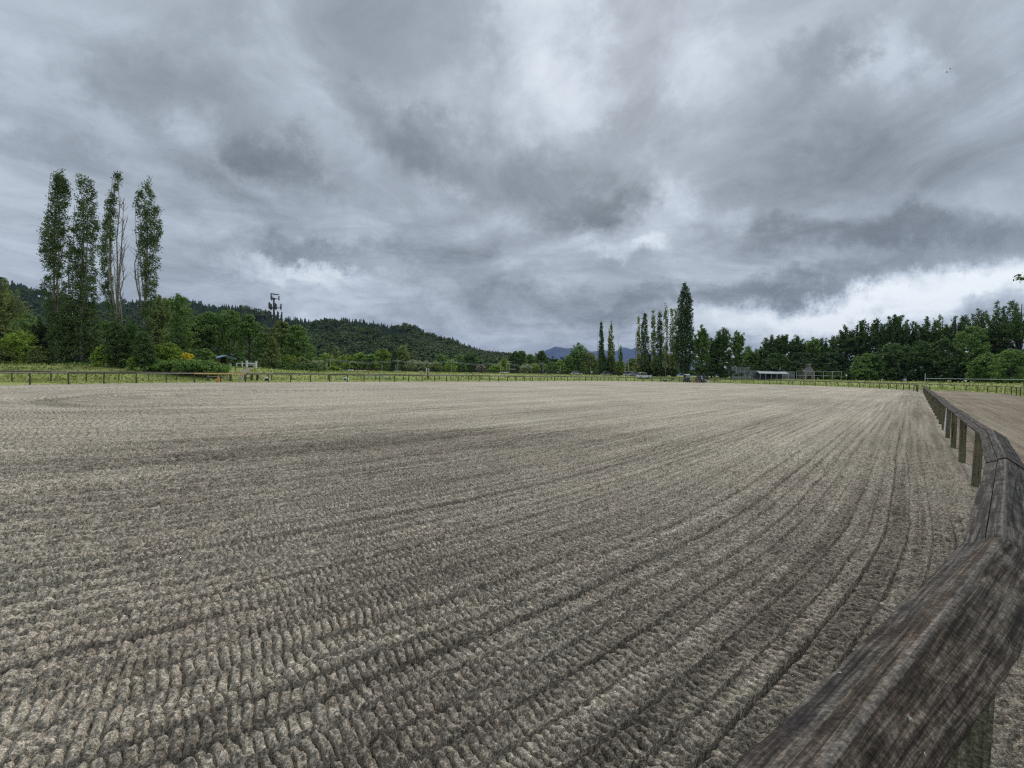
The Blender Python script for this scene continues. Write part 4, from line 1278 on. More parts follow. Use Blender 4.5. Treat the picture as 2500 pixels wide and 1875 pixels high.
# grass: rough tufts over the banks and the strip between the rails
def tufts():
    g = np.random.default_rng(99)
    n = 60000
    Y = 36 + 120 * g.random(n) ** 1.3
    px = g.uniform(-40, 2560, n)
    x = (px - 1250) / FPX * Y
    d, a, b, ac = seg_dist(x, Y)
    out_ = d - (R + .9)
    ok = (out_ > 0) & (out_ < 70)
    nearside = (b < 0) & (a < LN + 14) & (d < R + TRACK - .2)
    ok &= ~nearside
    x = x[ok]; Y = Y[ok]; out_ = out_[ok]
    z = terrain_z(x, Y)
    h = (.06 + .10 * g.random(len(x))) * np.where(out_ > TRACK + 1, 1.7, .45) * (.5 + vnoise(x / 3, Y / 3, 44))
    w = .05 + Y / 405 * .35
    an = g.random(len(x)) * 3.14
    c, s = np.cos(an) * w, np.sin(an) * w
    le = g.normal(size=(2, len(x))) * .06
    V = np.stack([np.stack([x - c, Y - s, z - .02], 1), np.stack([x + c, Y + s, z - .02], 1), np.stack([x + c * .5 + le[0], Y + s * .5 + le[1], z + h], 1), np.stack([x - c * .6 + le[1], Y - s * .6, z + h * .85], 1)], 1).reshape(-1, 3)
    F = np.arange(len(V)).reshape(-1, 4)
    m = leafmat('leaf_grass', (.25, .29, .09), (.42, .44, .18), .3)
    tag(mesh_obj('grass_tufts', V, F, m), kind='stuff')
tufts()

# worn path climbing the bank to the kiosk
def path_patch():
    pts = [P(597, 0, 57), P(603, 0, 62), P(612, 0, 68), P(617, 0, 74)]
    vs = []; fs = []
    for i, f in enumerate(np.linspace(0, 1, 24)):
        Y = 55 + f * 21; px = 583 + 26 * f + 2 * math.sin(f * 9)
        x = (px - 1250) / FPX * Y
        w = .8 + .3 * math.sin(i * 1.7)
        for k, o in enumerate((-1, -.4, .4, 1)):
            xx = x + o * w; vs.append((xx, Y, tz(xx, Y) + (.05 if abs(o) < 1 else -.03)))
    for i in range(23):
        for k in range(3): fs.append((i * 4 + k, i * 4 + k + 1, i * 4 + 5 + k, i * 4 + 4 + k))
    o = mesh_obj('path', vs, fs, simple('path_dirt', (.27, .235, .18), .95, .2, 1.5), smooth=True); tag(o, kind='structure')
path_patch()

# ------------------------------------------------------------------ things standing about
def gp(px, Y):
    x = (px - 1250) / FPX * Y
    return x, Y, tz(x, Y)

# cell tower
def cell_tower():
    x, Y, z = gp(668, 150)
    top = P(668, 727, Y)[2] - z
    t = empty('cell_tower', (x, Y, z), 0, 'tall dark monopole cell tower with three rings of antennas above the left trees', 'cell tower')
    mb = MB(); mb.tube([(0, 0, -.5), (0, 0, top * .5), (0, 0, top)], [.5, .4, .27], 12); mb.build('mast', STEELD, t)
    mb = MB(); mb.tube([(0, 0, top), (0, 0, top + 2.6)], .035, 6); mb.build('lightning_rod', GALV, t)
    for lv, (dz_, rad, nn, ph, hh) in enumerate(((0.3, 1.75, 6, 1.6, 0.45), (-3.0, 2.35, 9, 2.2, .9), (-6.0, 2.55, 12, 2.3, .9))):
        zc = top + dz_ - .6
        fr = MB()
        for k in range(3):
            a = k * 2.094 + .4; b = a + 2.094
            pa = Vector((math.cos(a) * rad, math.sin(a) * rad, zc)); pb = Vector((math.cos(b) * rad, math.sin(b) * rad, zc))
            fr.tube([pa, pb], .09, 6); fr.tube([(0, 0, zc), (pa + pb) / 2], .10, 6); fr.tube([(0, 0, zc - .6), (pa + pb) / 2], .06, 6)
            if lv == 0: fr.tube([pa + Vector((0, 0, 1.6)), pb + Vector((0, 0, 1.6))], .12, 6)
        f = fr.build('antenna_platform', STEELD, t)
        per = nn // 3
        for k in range(3):
            a = k * 2.094 + .4; b = a + 2.094
            pa = Vector((math.cos(a) * rad, math.sin(a) * rad, zc)); pb = Vector((math.cos(b) * rad, math.sin(b) * rad, zc))
            for q in range(per):
                p = pa.lerp(pb, (q + .12) / (per - .76) if per > 1 else .5)
                m = MB(); m.tube([p + Vector((0, 0, -.5)), p + Vector((0, 0, ph * .75))], .05, 6)
                if lv > 0 or q == 0:
                    o2 = p * 1.0; m.box((p.x * 1.08, p.y * 1.08, zc + ph * .18), (.36, .26, ph), math.atan2(p.y, p.x), .04)
                    if lv > 0: m.box((p.x * .96, p.y * .96, zc + ph * .1), (.3, .2, .6), math.atan2(p.y, p.x), .03)
                m.build('antenna', STEELD, f)
cell_tower()

# utility poles and wires
GPOLE = 'utility poles across the field'
poles = {}
def pole(px, ytop, Y, label, arm=True, lamp=False, mat=PALEPOLE, r=.16, lean=0.0, group=GPOLE, cat='utility pole', name='utility_pole'):
    x, Y, z = gp(px, Y); top = P(px, ytop, Y)[2] - z
    t = empty(name, (x, Y, z), 0, label, cat, group)
    mb = MB(); mb.tube([(0, 0, -.3), (lean * .5, 0, top * .5), (lean, 0, top)], [r * 1.15, r, r * .75], 8); mb.build('pole', mat, t)
    if arm:
        mb = MB(); mb.box((lean, 0, top - .7), (2.4, .12, .14), .5)
        for q in (-1.0, 0, 1.0): mb.tube([(lean + q * .88, q * .48, top - .62), (lean + q * .88, q * .48, top - .38)], .06, 6)
        mb.build('crossarm', mat, t)
    if lamp:
        mb = MB(); mb.tube([(lean, 0, top - .2), (lean + .5, 0, top), (lean + 1.3, 0, top + .05)], .05, 6); mb.box((lean + 1.6, 0, top + .04), (.7, .28, .14), 0, .03); mb.build('lamp_head', GALV, t)
    poles[px] = Vector((x + lean, Y, z + top - .4))
    return t
pole(806, 874, 170, 'pale utility pole with crossarm, leftmost, beside bushes')
pole(798, 876, 172, 'dim utility pole close left of the leftmost crossarm pole', arm=False, r=.2)
pole(932, 888, 165, 'short pale pole without crossarm under the lime green tree', arm=False)
pole(966, 889, 166, 'short pole left of the tall crossarm pole by the dark conifer', arm=False)
pole(971, 877, 180, 'tall crossarm pole by the dark conifer shaped tree')
pole(1101, 878, 182, 'crossarm pole wrapped by the light leafed tree')
pole(1221, 883, 178, 'pole left of the lamp pole at the centre of the field edge')
pole(1236.5, 883, 176, 'pole carrying a street lamp near the small white shelter', arm=False, lamp=True)
pole(1242.5, 893, 170, 'short bare pole right of the lamp pole', arm=False)
pole(1326, 884, 178, 'leaning pale crossarm pole left of the blue mountain', lean=-.35)
pole(1367, 891, 172, 'bare pole below the mountain right of the leaning pole', arm=False)
pole(1441, 891, 172, 'thin bare pole just left of the thin poplars', arm=False, r=.1)
pole(1525, 878, 190, 'grey lamp post with a short arm between two poplar rows, left one', arm=False, lamp=True, mat=GALV, r=.13, group='tall lamp posts', cat='lamp post', name='lamp_post')
pole(1533, 883, 200, 'grey lamp post with a short arm between two poplar rows, right one', arm=False, lamp=True, mat=GALV, r=.13, group='tall lamp posts', cat='lamp post', name='lamp_post')
def wire(a, b, label):
    p, q = poles[a], poles[b]; mb = MB()
    for off in (-.45, .45):
        pts = []
        for t in np.linspace(0, 1, 14):
            v = p.lerp(q, t); pts.append((v.x, v.y + off, v.z - 4 * 1.1 * t * (1 - t) - (off > 0) * .5))
        mb.tube(pts, .035, 4)
    o = mb.build('power_line', GALV); tag(o, label, 'power line', 'overhead power lines')
wire(806, 971, 'sagging wires from the leftmost crossarm pole to the conifer pole')
wire(971, 1101, 'sagging wires from the conifer pole to the leafy pole')
wire(1101, 1221, 'sagging wires from the leafy pole to the centre poles')
wire(1236.5, 1326, 'sagging wires from the lamp pole to the leaning pole')

# far dark rail fence along the field edge
def field_fence():
    xs = [gp(px, 150 - (px < 900) * (900 - px) * .12) for px in np.arange(748, 1640, 15.5)]
    x0 = xs[0]
    t = empty('field_fence', x0, 0, 'long dark rail fence at the far edge of the field', 'fence')
    base = None
    for p in xs:
        if base is None:
            mb = MB(); mb.box((0, 0, .5), (.14, .14, 1.4), 0, .01); base = mb.build('post', DARKW, t); o = base
        else: o = base.copy(); COL.objects.link(o); o.parent = t
        o.location = (p[0] - x0[0], p[1] - x0[1], p[2] - x0[2])
    for i in range(0, len(xs) - 1, 4):
        mb = MB()
        for j in range(i, min(i + 4, len(xs) - 1)):
            for zz_ in (1.18, .75):
                mb.tube([(xs[j][0] - x0[0], xs[j][1] - x0[1], xs[j][2] - x0[2] + zz_), (xs[j + 1][0] - x0[0], xs[j + 1][1] - x0[1], xs[j + 1][2] - x0[2] + zz_)], .085, 4, False)
        mb.build('rail', DARKW, t)
field_fence()

# kiosk with blue metal roof
BLUEROOF = simple('blue_metal_roof', (.26, .38, .62), .5, .1, 2.0, .4, .0)
BROWNW = simple('brown_stained_wood', (.060, .034, .022), .8, .3, 3.0)
def kiosk():
    x, Y, z = gp(546, 75)
    top = P(546, 868, Y)[2] - z
    t = empty('kiosk', (x, Y, z), -.25, 'brown wooden notice kiosk with a blue metal gable roof on the bank', 'kiosk')
    mb = MB(); mb.prism([(-1.75, top - .62), (-1.70, top - .70), (0, top - .02), (1.70, top - .70), (1.75, top - .62), (0, top + .06)], -1.15, 1.15)
    v = mb.v; mb.v = [(b, a, c) if False else (a, b, c) for a, b, c in v]
    r = mb.build('roof', BLUEROOF, t); r.rotation_euler = (0, 0, math.radians(68))
    mb = MB()
    for sx in (-.55, .55): mb.box((sx, 0, (top - .6) / 2), (.16, .16, top - .5), 0, .015)
    mb.build('post', BROWNW, t)
    mb = MB(); mb.box((0, 0, top * .55), (1.1, .10, top * .62), 0, .02); mb.build('panel', BROWNW, t)
    mb = MB(); mb.box((0, -.07, top * .56), (.86, .03, .8), 0, .01); mb.build('notice_board', DARKW, t)
kiosk()
def bin_(px, Y, ytop, label, mat, name='litter_bin', grp=None):
    x, Y, z = gp(px, Y); top = P(px, ytop, Y)[2] - z
    t = empty(name, (x, Y, z), .2, label, 'bin', grp)
    mb = MB(); mb.tube([(0, 0, 0), (0, 0, .05), (0, 0, top * .6)], [.30, .33, .34], 14); mb.build('body', mat, t)
    mb = MB(); mb.tube([(0, 0, top * .62), (0, 0, top * .72), (0, 0, top * .9), (0, 0, top)], [.36, .38, .26, .05], 14); mb.build('lid', BLACK, t)
bin_(560, 73, 887, 'grey barrel litter bin with dark domed lid beside the blue roofed kiosk', GALV)
bin_(2209, 110, 919, 'small grey bin standing alone before the right hand wood', GALV)

# white gate on the bank
def white_gate():
    x0, Y, z0 = gp(602, 74)
    t = empty('white_gate', (x0, Y, z0), 0, 'low white rail gate with two thick white posts on the bank', 'gate')
    for px, w, h in ((602, .26, 1.25), (625, .26, 1.25), (591, .17, 1.0), (577.5, .14, .75)):
        xx, _, zz_ = gp(px, 74); mb = MB(); mb.box((0, 0, h / 2 - .1), (w, w, h + .2), 0, .02); mb.box((0, 0, h + .03), (w + .07, w + .07, .07), 0, .02)
        o = mb.build('post', WHITE, t); o.location = (xx - x0, 0, zz_ - z0)
    for pa, pb, zr in ((577.5, 602, .72), (602, 625, .92)):
        a = gp(pa, 74); b = gp(pb, 74); mb = MB(); mb.tube([(a[0] - x0, 0, a[2] - z0 + zr), (b[0] - x0, 0, b[2] - z0 + zr)], .055, 6); mb.build('rail', WHITE, t)
white_gate()
def bench_white():
    x, Y, z = gp(612, 77); t = empty('bench', (x, Y, z), .1, 'pale low bench behind the white gate', 'bench')
    mb = MB(); mb.box((0, 0, .48), (1.6, .4, .06), 0, .01); mb.build('seat', WHITE, t)
    mb = MB(); mb.box((0, .2, .78), (1.6, .05, .22), 0, .01); mb.build('backrest', WHITE, t)
    for s_ in (-.6, .6):
        mb = MB(); mb.box((s_, 0, .24), (.08, .36, .44), 0, .01); mb.build('leg', WHITE, t)
bench_white()

# orange cone
def cone(px, Y, label):
    x, Y, z = gp(px, Y); z = max(z, -.02)
    t = empty('traffic_cone', (x, Y, z), .3, label, 'traffic cone')
    OR = simple('orange_plastic', (.75, .22, .07), .5, .1, 5.0)
    mb = MB(); mb.box((0, 0, .025), (.42, .42, .05), 0, .01); mb.build('base', OR, t)
    mb = MB(); mb.tube([(0, 0, .05), (0, 0, .72)], [.165, .035], 16); mb.build('body', OR, t)
    mb = MB(); mb.tube([(0, 0, .36), (0, 0, .5)], [.107, .077], 16); mb.build('collar', simple('cone_band', (.8, .5, .35), .5), t)
cone(532.5, 48.5, 'orange traffic cone on the grass strip behind the yellow rail')

# training obstacles between the two left fences
def hitch(pxa, pxb, Y, label, h=.95, mat=PALEPOLE, name='pole_jump'):
    xa, _, za = gp(pxa, Y); xb = gp(pxb, Y)[0]
    t = empty(name, (xa, Y, za), 0, label, 'jump obstacle', None)
    for xx in (0, xb - xa):
        mb = MB(); mb.box((0, 0, h / 2), (.20, .20, h), 0, .02); mb.box((0, 0, .05), (.6, .12, .1), 0, .01); o = mb.build('upright', BROWNW if mat is BROWNW else POSTF, t); o.location = (xx, 0, 0)
    mb = MB(); mb.tube([(0, -.1, h * .9), (xb - xa, -.1, h * .9)], .06, 8); mb.tube([(0, -.1, h * .55), (xb - xa, -.1, h * .55)], .04, 8); mb.build('pole', mat, t)
hitch(507.5, 562.5, 51, 'pale pole jump on two wooden uprights behind the orange cone')
def table_thing():
    x, Y, z = gp(613, 54)
    t = empty('log_table', (x, Y, z), .1, 'weathered brown slab table on thick legs behind the arena fence', 'table')
    mb = MB(); mb.box((0, 0, .93), (1.9, .6, .10), 0, .02); mb.build('tabletop', simple('red_brown_slab', (.13, .065, .045), .85, .3, 3.0), t)
    for s_ in (-.75, 0.1, .78):
        mb = MB(); mb.box((s_, 0, .44), (.16, .3, .88), 0, .02); mb.build('leg', BROWNW if s_ > .5 else POSTF, t)
    mb = MB(); mb.box((-.3, 0, .35), (.9, .12, .12), 0, .02); mb.build('brace', POSTF, t)
table_thing()
def arch_block(px, Y, rz, label, lid):
    x, Y, z = gp(px, Y)
    t = empty('jump_block', (x, Y, z), rz, label, 'jump block', 'white training blocks on the grass strip')
    prof_o = [(-.38, .02)] + [(-.38 * math.cos(a), .12 + .36 * math.sin(a)) for a in np.linspace(.1, 3.04, 12)] + [(.38, .02)]
    prof_i = [(x_ * .62, z_ * .66) for x_, z_ in reversed(prof_o)]
    mb = MB(); n = len(prof_o)
    y0, y1 = -.55, .55
    vs = [(a, y0, b) for a, b in prof_o] + [(a, y0, b) for a, b in reversed(prof_i)] + [(a, y1, b) for a, b in prof_o] + [(a, y1, b) for a, b in reversed(prof_i)]
    fs = []
    for i in range(n - 1):
        fs += [(i, n + i, n + i + 1, i + 1), (2 * n + i, 2 * n + i + 1, 3 * n + i + 1, 3 * n + i), (i, i + 1, 2 * n + i + 1, 2 * n + i), (n + i, 3 * n + i, 3 * n + i + 1, n + i + 1)]
    mb.add(vs, fs); mb.build('shell', WHITE, t)
    mb = MB(); mb.box((0, .1, .20), (.44, .7, .36), 0, .02); mb.build('core', BLACK if lid == 0 else simple('grey_blue_panel', (.25, .29, .36), .6), t)
arch_block(650.5, 55, .5, 'white arched block with black opening, between the table and the saw horse', 0)
arch_block(843.5, 64, .2, 'white arched block with a grey blue core left of the bleachers', 1)
def sawhorse():
    x, Y, z = gp(812.5, 62)
    t = empty('saw_horse', (x, Y, z), .1, 'small wooden A frame trestle left of the second white block', 'trestle')
    for s_ in (-.5, .5):
        for q in (-1, 1):
            mb = MB(); mb.tube([(s_, q * .32, 0), (s_ * .8, 0, .78)], .04, 6); mb.build('leg', PALEPOLE, t)
    mb = MB(); mb.box((0, 0, .80), (1.3, .12, .1), 0, .01); mb.build('beam', POSTF, t)
sawhorse()
def bleachers():
    x, Y, z = gp(918, 74)
    t = empty('bleachers', (x, Y, z), 0, 'low three row metal bleachers behind the arena fence', 'bleachers')
    for k in range(3):
        w = 4.6 - .35 * abs(k - 0) 
        mb = MB(); mb.box((.25 - k * .22, k * .62, .42 + k * .25), (w, .26, .05), 0, .01); mb.build('seat', GALV, t)
        if k: mb = MB(); mb.box((.25 - k * .22, k * .62 - .33, .16 + k * .25), (w, .24, .04), 0, .01); mb.build('footboard', GALV, t)
    for s_ in (-1.9, -.6, .7, 2.0):
        mb = MB(); mb.tube([(s_, -.05, 0), (s_, 0, .4)], .03, 6); mb.tube([(s_, 0, .4), (s_, 1.24, .9)], .03, 6); mb.tube([(s_, 1.24, .9), (s_, 1.24, 0)], .03, 6); mb.tube([(s_, -.05, .03), (s_, 1.24, .03)], .03, 6)
        mb.build('frame', GALV, t)
bleachers()
def sign_post():
    x, Y, z = gp(1043.5, 82)
    z = 0
    t = empty('gate_post', (x, Y, z), 0, 'tall wooden post with a white board and hanging grey cloth rising above the fence', 'post')
    mb = MB(); mb.box((0, 0, 1.05), (.13, .13, 2.3), 0, .01); mb.box((.28, 0, .6), (.10, .10, 1.3), 0, .01); mb.build('timber', POSTF, t)
    mb = MB(); mb.box((-.20, -.08, 1.90), (.20, .03, .86), 0, .01); mb.build('board', WHITE, t)
    CL = simple('grey_cloth', (.42, .43, .48), .9, .25, 6.0)
    vs = []; fs = []
    prof = [(2.32, .10, .26), (2.2, .06, .36), (2.0, .06, .34), (1.85, .12, .44), (1.65, .16, .40), (1.4, .10, .30), (1.15, .10, .24), (.9, .18, .34), (.78, .26, .36)]
    for z_, a, b in prof:
        for k in range(8):
            an = k * math.pi / 4
            vs.append(((a + b) / 2 + (b - a) / 2 * math.cos(an), -.13 + .07 * math.sin(an), z_))
    for i in range(len(prof) - 1):
        for k in range(8): fs.append((i * 8 + k, i * 8 + (k + 1) % 8, i * 8 + 8 + (k + 1) % 8, i * 8 + 8 + k))
    mesh_obj('cloth', vs, fs, CL, t, smooth=True)
sign_post()

# coloured boxes and bins lined up along the far field fence
def crate(px0, px1, y0, y1, Y, label, col, cat='box', name='storage_box', group='boxes along the far field fence', lid=None):
    a = P(px0, y1, Y); b = P(px1, y0, Y); z = gp((px0 + px1) / 2, Y)[2]
    w = b[0] - a[0]; h = max(.5, b[2] - z); x = (a[0] + b[0]) / 2
    t = empty(name, (x, Y, z), 0, label, cat, group)
    m = simple('paint_' + name, col, .6, .12, 1.0)
    mb = MB(); mb.box((0, 0, h / 2), (w, 1.2, h), 0, .03)
    n = max(1, int(w / .9))
    for k in range(n + 1): mb.box((-w / 2 + w * k / n, -.62, h / 2), (.06, .06, h * .96), 0, .01)
    mb.build('body', m, t)
    mb = MB(); mb.box((0, 0, h + .04), (w + .1, 1.3, .09), 0, .02); mb.build('lid', lid or m, t)
DKL = simple('dark_lid', (.05, .05, .05), .7)
crate(819, 832, 905, 908, 165, 'long low white box, leftmost of the row by the far fence', (.72, .70, .62))
crate(833, 843, 901.5, 908, 166, 'green bin between the white boxes of the far row', (.10, .27, .18), 'bin', 'green_bin')
crate(850, 862, 902, 908, 167, 'whitish box right of the green bin', (.68, .70, .70), lid=GALV)
crate(869, 885, 903.5, 909, 165, 'cream box in the middle of the far row', (.78, .74, .60), lid=DKL)
crate(887, 895, 903.5, 909, 166, 'short cream box left of the orange brown container', (.80, .76, .60), lid=DKL)
crate(896, 914, 904, 910, 160, 'orange brown container at the right end of the far row', (.36, .17, .10), 'container', 'container')
crate(963, 978, 906, 909, 165, 'low white box at the foot of the conifer tree poles', (.72, .72, .66))
crate(1024, 1031, 906, 911, 160, 'small cream box left of the post with the white board', (.82, .76, .62))

# parked cars far across the field
def car(px, Y, L, label, col, kind='car', rz=0.0, yt=None):
    x, Y, z = gp(px, Y)
    t = empty('parked_car', (x, Y, z), rz, label, 'car', 'cars parked beyond the field')
    paint = simple('car_paint', col, .3, .04, 1.0, .5); glass = simple('car_glass', (.03, .04, .05), .12, .1, 1.0, .6)
    h = 1.5 if kind == 'car' else 1.8; hw = .88
    body = [(-L / 2, .35), (-L / 2, .82), (-L * .46, .92), (-L * .22, .98), (L * .28, .98), (L * .47, .90), (L / 2, .72), (L / 2, .35)]
    mb = MB(); mb.prism(body[::-1], -hw, hw); mb.build('body', paint, t)
    cab = [(-L * .40 if kind == 'suv' else -L * .34, .97), (-L * .36 if kind == 'suv' else -L * .20, h), (L * .10, h), (L * .27, .97)]
    mb = MB(); mb.prism(cab[::-1], -hw * .86, hw * .86); mb.build('cabin', glass, t)
    mb = MB(); rf = [(cab[1][0] - .05, h - .04), (cab[1][0], h + .04), (cab[2][0], h + .04), (cab[2][0] + .06, h - .04)]; mb.prism(rf[::-1], -hw * .88, hw * .88)
    for q in (cab[0][0] + .12, -.05 * L, cab[3][0] - .14):
        tx_ = q if q == -.05 * L else (cab[1][0] if q < 0 else cab[2][0])
        for s_ in (-1, 1): mb.tube([(q, s_ * hw * .87, .97), (tx_, s_ * hw * .87, h)], .045, 4)
    mb.build('roof', paint, t)
    tyre = simple('tyre_rubber', (.02, .02, .02), .9); rim = simple('wheel_rim', (.4, .4, .42), .4, .1, 3., .5, .5)
    for wx in (-L * .31, L * .31):
        for s_ in (-1, 1):
            mb = MB(); mb.tube([(wx, s_ * (hw - .2), .33), (wx, s_ * (hw + .02), .33)], .33, 16); w = mb.build('wheel', tyre, t)
            mb = MB(); mb.tube([(wx, s_ * (hw + .02), .33), (wx, s_ * (hw + .035), .33)], .19, 12); mb.build('rim', rim, w)
    for s_ in (-.62, .62):
        mb = MB(); mb.box((L / 2 - .02, s_, .72), (.08, .34, .16), 0, .02); mb.build('headlight', GALV, t)
car(1571, 128, 4.0, 'white car parked in front of the middle poplars by the yellow frame', (.80, .80, .82), 'suv', .1)
car(1550, 140, 4.2, 'silver blue car left of the white car at the poplars', (.32, .36, .42), 'car', .1)
car(1537, 146, 4.3, 'pale car with dark windows below the right lamp post', (.55, .57, .60), 'suv', 0)
car(1480, 160, 4.4, 'silver car between the two thin poplars', (.42, .44, .46), 'car', .3)
car(1407, 170, 4.6, 'white car right of the square white sign', (.72, .72, .72), 'car', .2)
car(1232, 175, 4.4, 'white car near the lamp pole at the field edge', (.72, .72, .72), 'car', .1)
car(1345, 172, 4.4, 'dark car below the pole under the blue mountain', (.05, .05, .05), 'car', .1)
car(1318, 172, 4.4, 'dark car left of the leaning pole foot', (.06, .055, .05), 'suv', .1)

def shelter():
    x, Y, z = gp(1252, 178)
    t = empty('shelter', (x, Y, z), 0, 'small open shelter with flat white roof at the field edge', 'shelter')
    mb = MB(); mb.box((0, 0, 2.2), (2.7, 2.2, .16), 0, .02); mb.build('roof', WHITE, t)
    for sx in (-1.2, 1.2):
        mb = MB(); mb.box((sx, -.9, 1.05), (.12, .12, 2.15), 0, .01); mb.build('post', DARKW, t)
    mb = MB(); mb.box((0, .8, 1.0), (2.3, .1, 1.8), 0, .01); mb.build('back_wall', simple('shelter_wall', (.10, .07, .06), .8), t)
shelter()
def sign(px, y0, y1, Y, w, label, shape='square', col=(.78, .78, .76), post=PALEPOLE, grp='pale signs along the field edge'):
    x, Y, z = gp(px, Y); t0 = P(px, y0, Y)[2] - z; t1 = P(px, y1, Y)[2] - z
    t = empty('sign', (x, Y, z), 0, label, 'sign', grp)
    mb = MB(); mb.tube([(0, 0, -.1), (0, 0, t0)], .04, 6); mb.build('pole', post, t)
    mb = MB()
    if shape == 'round':
        mb.tube([(0, -.05, (t0 + t1) / 2), (0, -.08, (t0 + t1) / 2)], w / 2, 16)
    else: mb.box((0, -.06, (t0 + t1) / 2), (w, .03, max(.2, t0 - t1)), 0, .005)
    mb.build('plate', simple('sign_face', col, .5, .04), t)
sign(1398, 907, 911.5, 160, .72, 'square white sign left of the white car', 'square')
sign(1444, 906, 910, 150, .62, 'round white sign right of the thin bare pole', 'round')
sign(1362, 907, 911, 158, .6, 'pale round topped marker near the pole under the mountain', 'round', (.6, .62, .55))
sign(1332, 908, 912, 158, .55, 'pale round marker right of the leaning pole', 'round', (.6, .62, .58))
sign(2065, 914, 918, 116, .40, 'small white sign on the end pole of the ball field fence', 'square', (.85, .85, .85))
def yellow_frame():
    x, Y, z = gp(1565.5, 132)
    t = empty('yellow_sign', (x, Y, z), 0, 'yellow framed panel standing behind the white car', 'sign')
    YE = simple('yellow_paint', (.62, .48, .05), .5, .1)
    c = P(1565.5, 911.5, Y)[2] - z; 
    mb = MB()
    for s_ in (-1, 1): mb.box((s_ * .44, 0, c), (.14, .1, .75), 0, .01)
    for s_ in (-1, 1): mb.box((0, 0, c + s_ * .32), (.76, .1, .12), 0, .01)
    mb.build('frame', YE, t)
    mb = MB(); mb.box((0, .03, c), (.74, .04, .52), 0, .005); mb.build('panel', simple('olive_panel', (.25, .19, .03), .6), t)
    for s_ in (-.4, .4):
        mb = MB(); mb.box((s_, 0, (c - .4) / 2), (.06, .06, c - .38), 0, .005); mb.build('leg', DARKW, t)
yellow_frame()

# vehicles in the gateway of the arena
def tyre_wheel(root, x, y, r, w, name='wheel'):
    mb = MB(); mb.tube([(x - w / 2, y, r), (x - w * .35, y, r), (x + w * .35, y, r), (x + w / 2, y, r)], [r * .86, r, r, r * .86], 18)
    o = mb.build(name, simple('tyre', (.022, .021, .02), .9, .2, 20.), root)
    mb = MB(); mb.tube([(x - w / 2 - .01, y, r), (x + w / 2 + .01, y, r)], r * .5, 12); mb.build('rim', GALV, o)
def small_tractor():
    x, Y, _ = gp(1676.5, 104.5); z = 0
    t = empty('utility_vehicle', (x, Y, z), 0, 'small dark utility vehicle with a white roof in the arena gateway', 'utility vehicle')
    BD = simple('utility_body', (.035, .034, .036), .5, .2, 3.)
    mb = MB(); mb.box((0, .1, .70), (1.02, 1.5, .55), 0, .08, .92); mb.box((0, -.55, .55), (1.0, .25, .42), 0, .06); mb.box((0, -.3, .98), (.8, .7, .1), 0, .04); mb.build('body', BD, t)
    mb = MB(); mb.box((0, .25, 2.04), (1.14, 1.4, .14), 0, .05); mb.box((0, -.42, 1.94), (1.06, .16, .16), 0, .05); mb.build('roof', WHITE, t)
    GL = simple('windscreen', (.22, .26, .30), .1, .3, 2.0, .8)
    mb = MB(); mb.box((0, -.38, 1.45), (.98, .04, .9), 0, .01, 1.0, .15); mb.build('windscreen', GL, t)
    mb = MB()
    for sx in (-1, 1):
        mb.tube([(sx * .52, -.42, .95), (sx * .52, -.30, 1.96)], .035, 6); mb.tube([(sx * .52, .85, .95), (sx * .52, .80, 1.96)], .035, 6)
    mb.build('roll_frame', BLACK, t)
    for sx in (-1, 1):
        tyre_wheel(t, sx * .52, -.5, .32, .22); tyre_wheel(t, sx * .52, .75, .34, .24)
        mb = MB(); mb.tube([(sx * .34, -.69, .66), (sx * .34, -.72, .66)], .08, 12); mb.build('headlight', GALV, t)
    mb = MB(); mb.box((.68, -.35, 1.30), (.16, .06, .2), 0, .02); mb.tube([(.52, -.35, 1.25), (.66, -.35, 1.28)], .02, 5); mb.build('mirror', BLACK, t)
small_tractor()
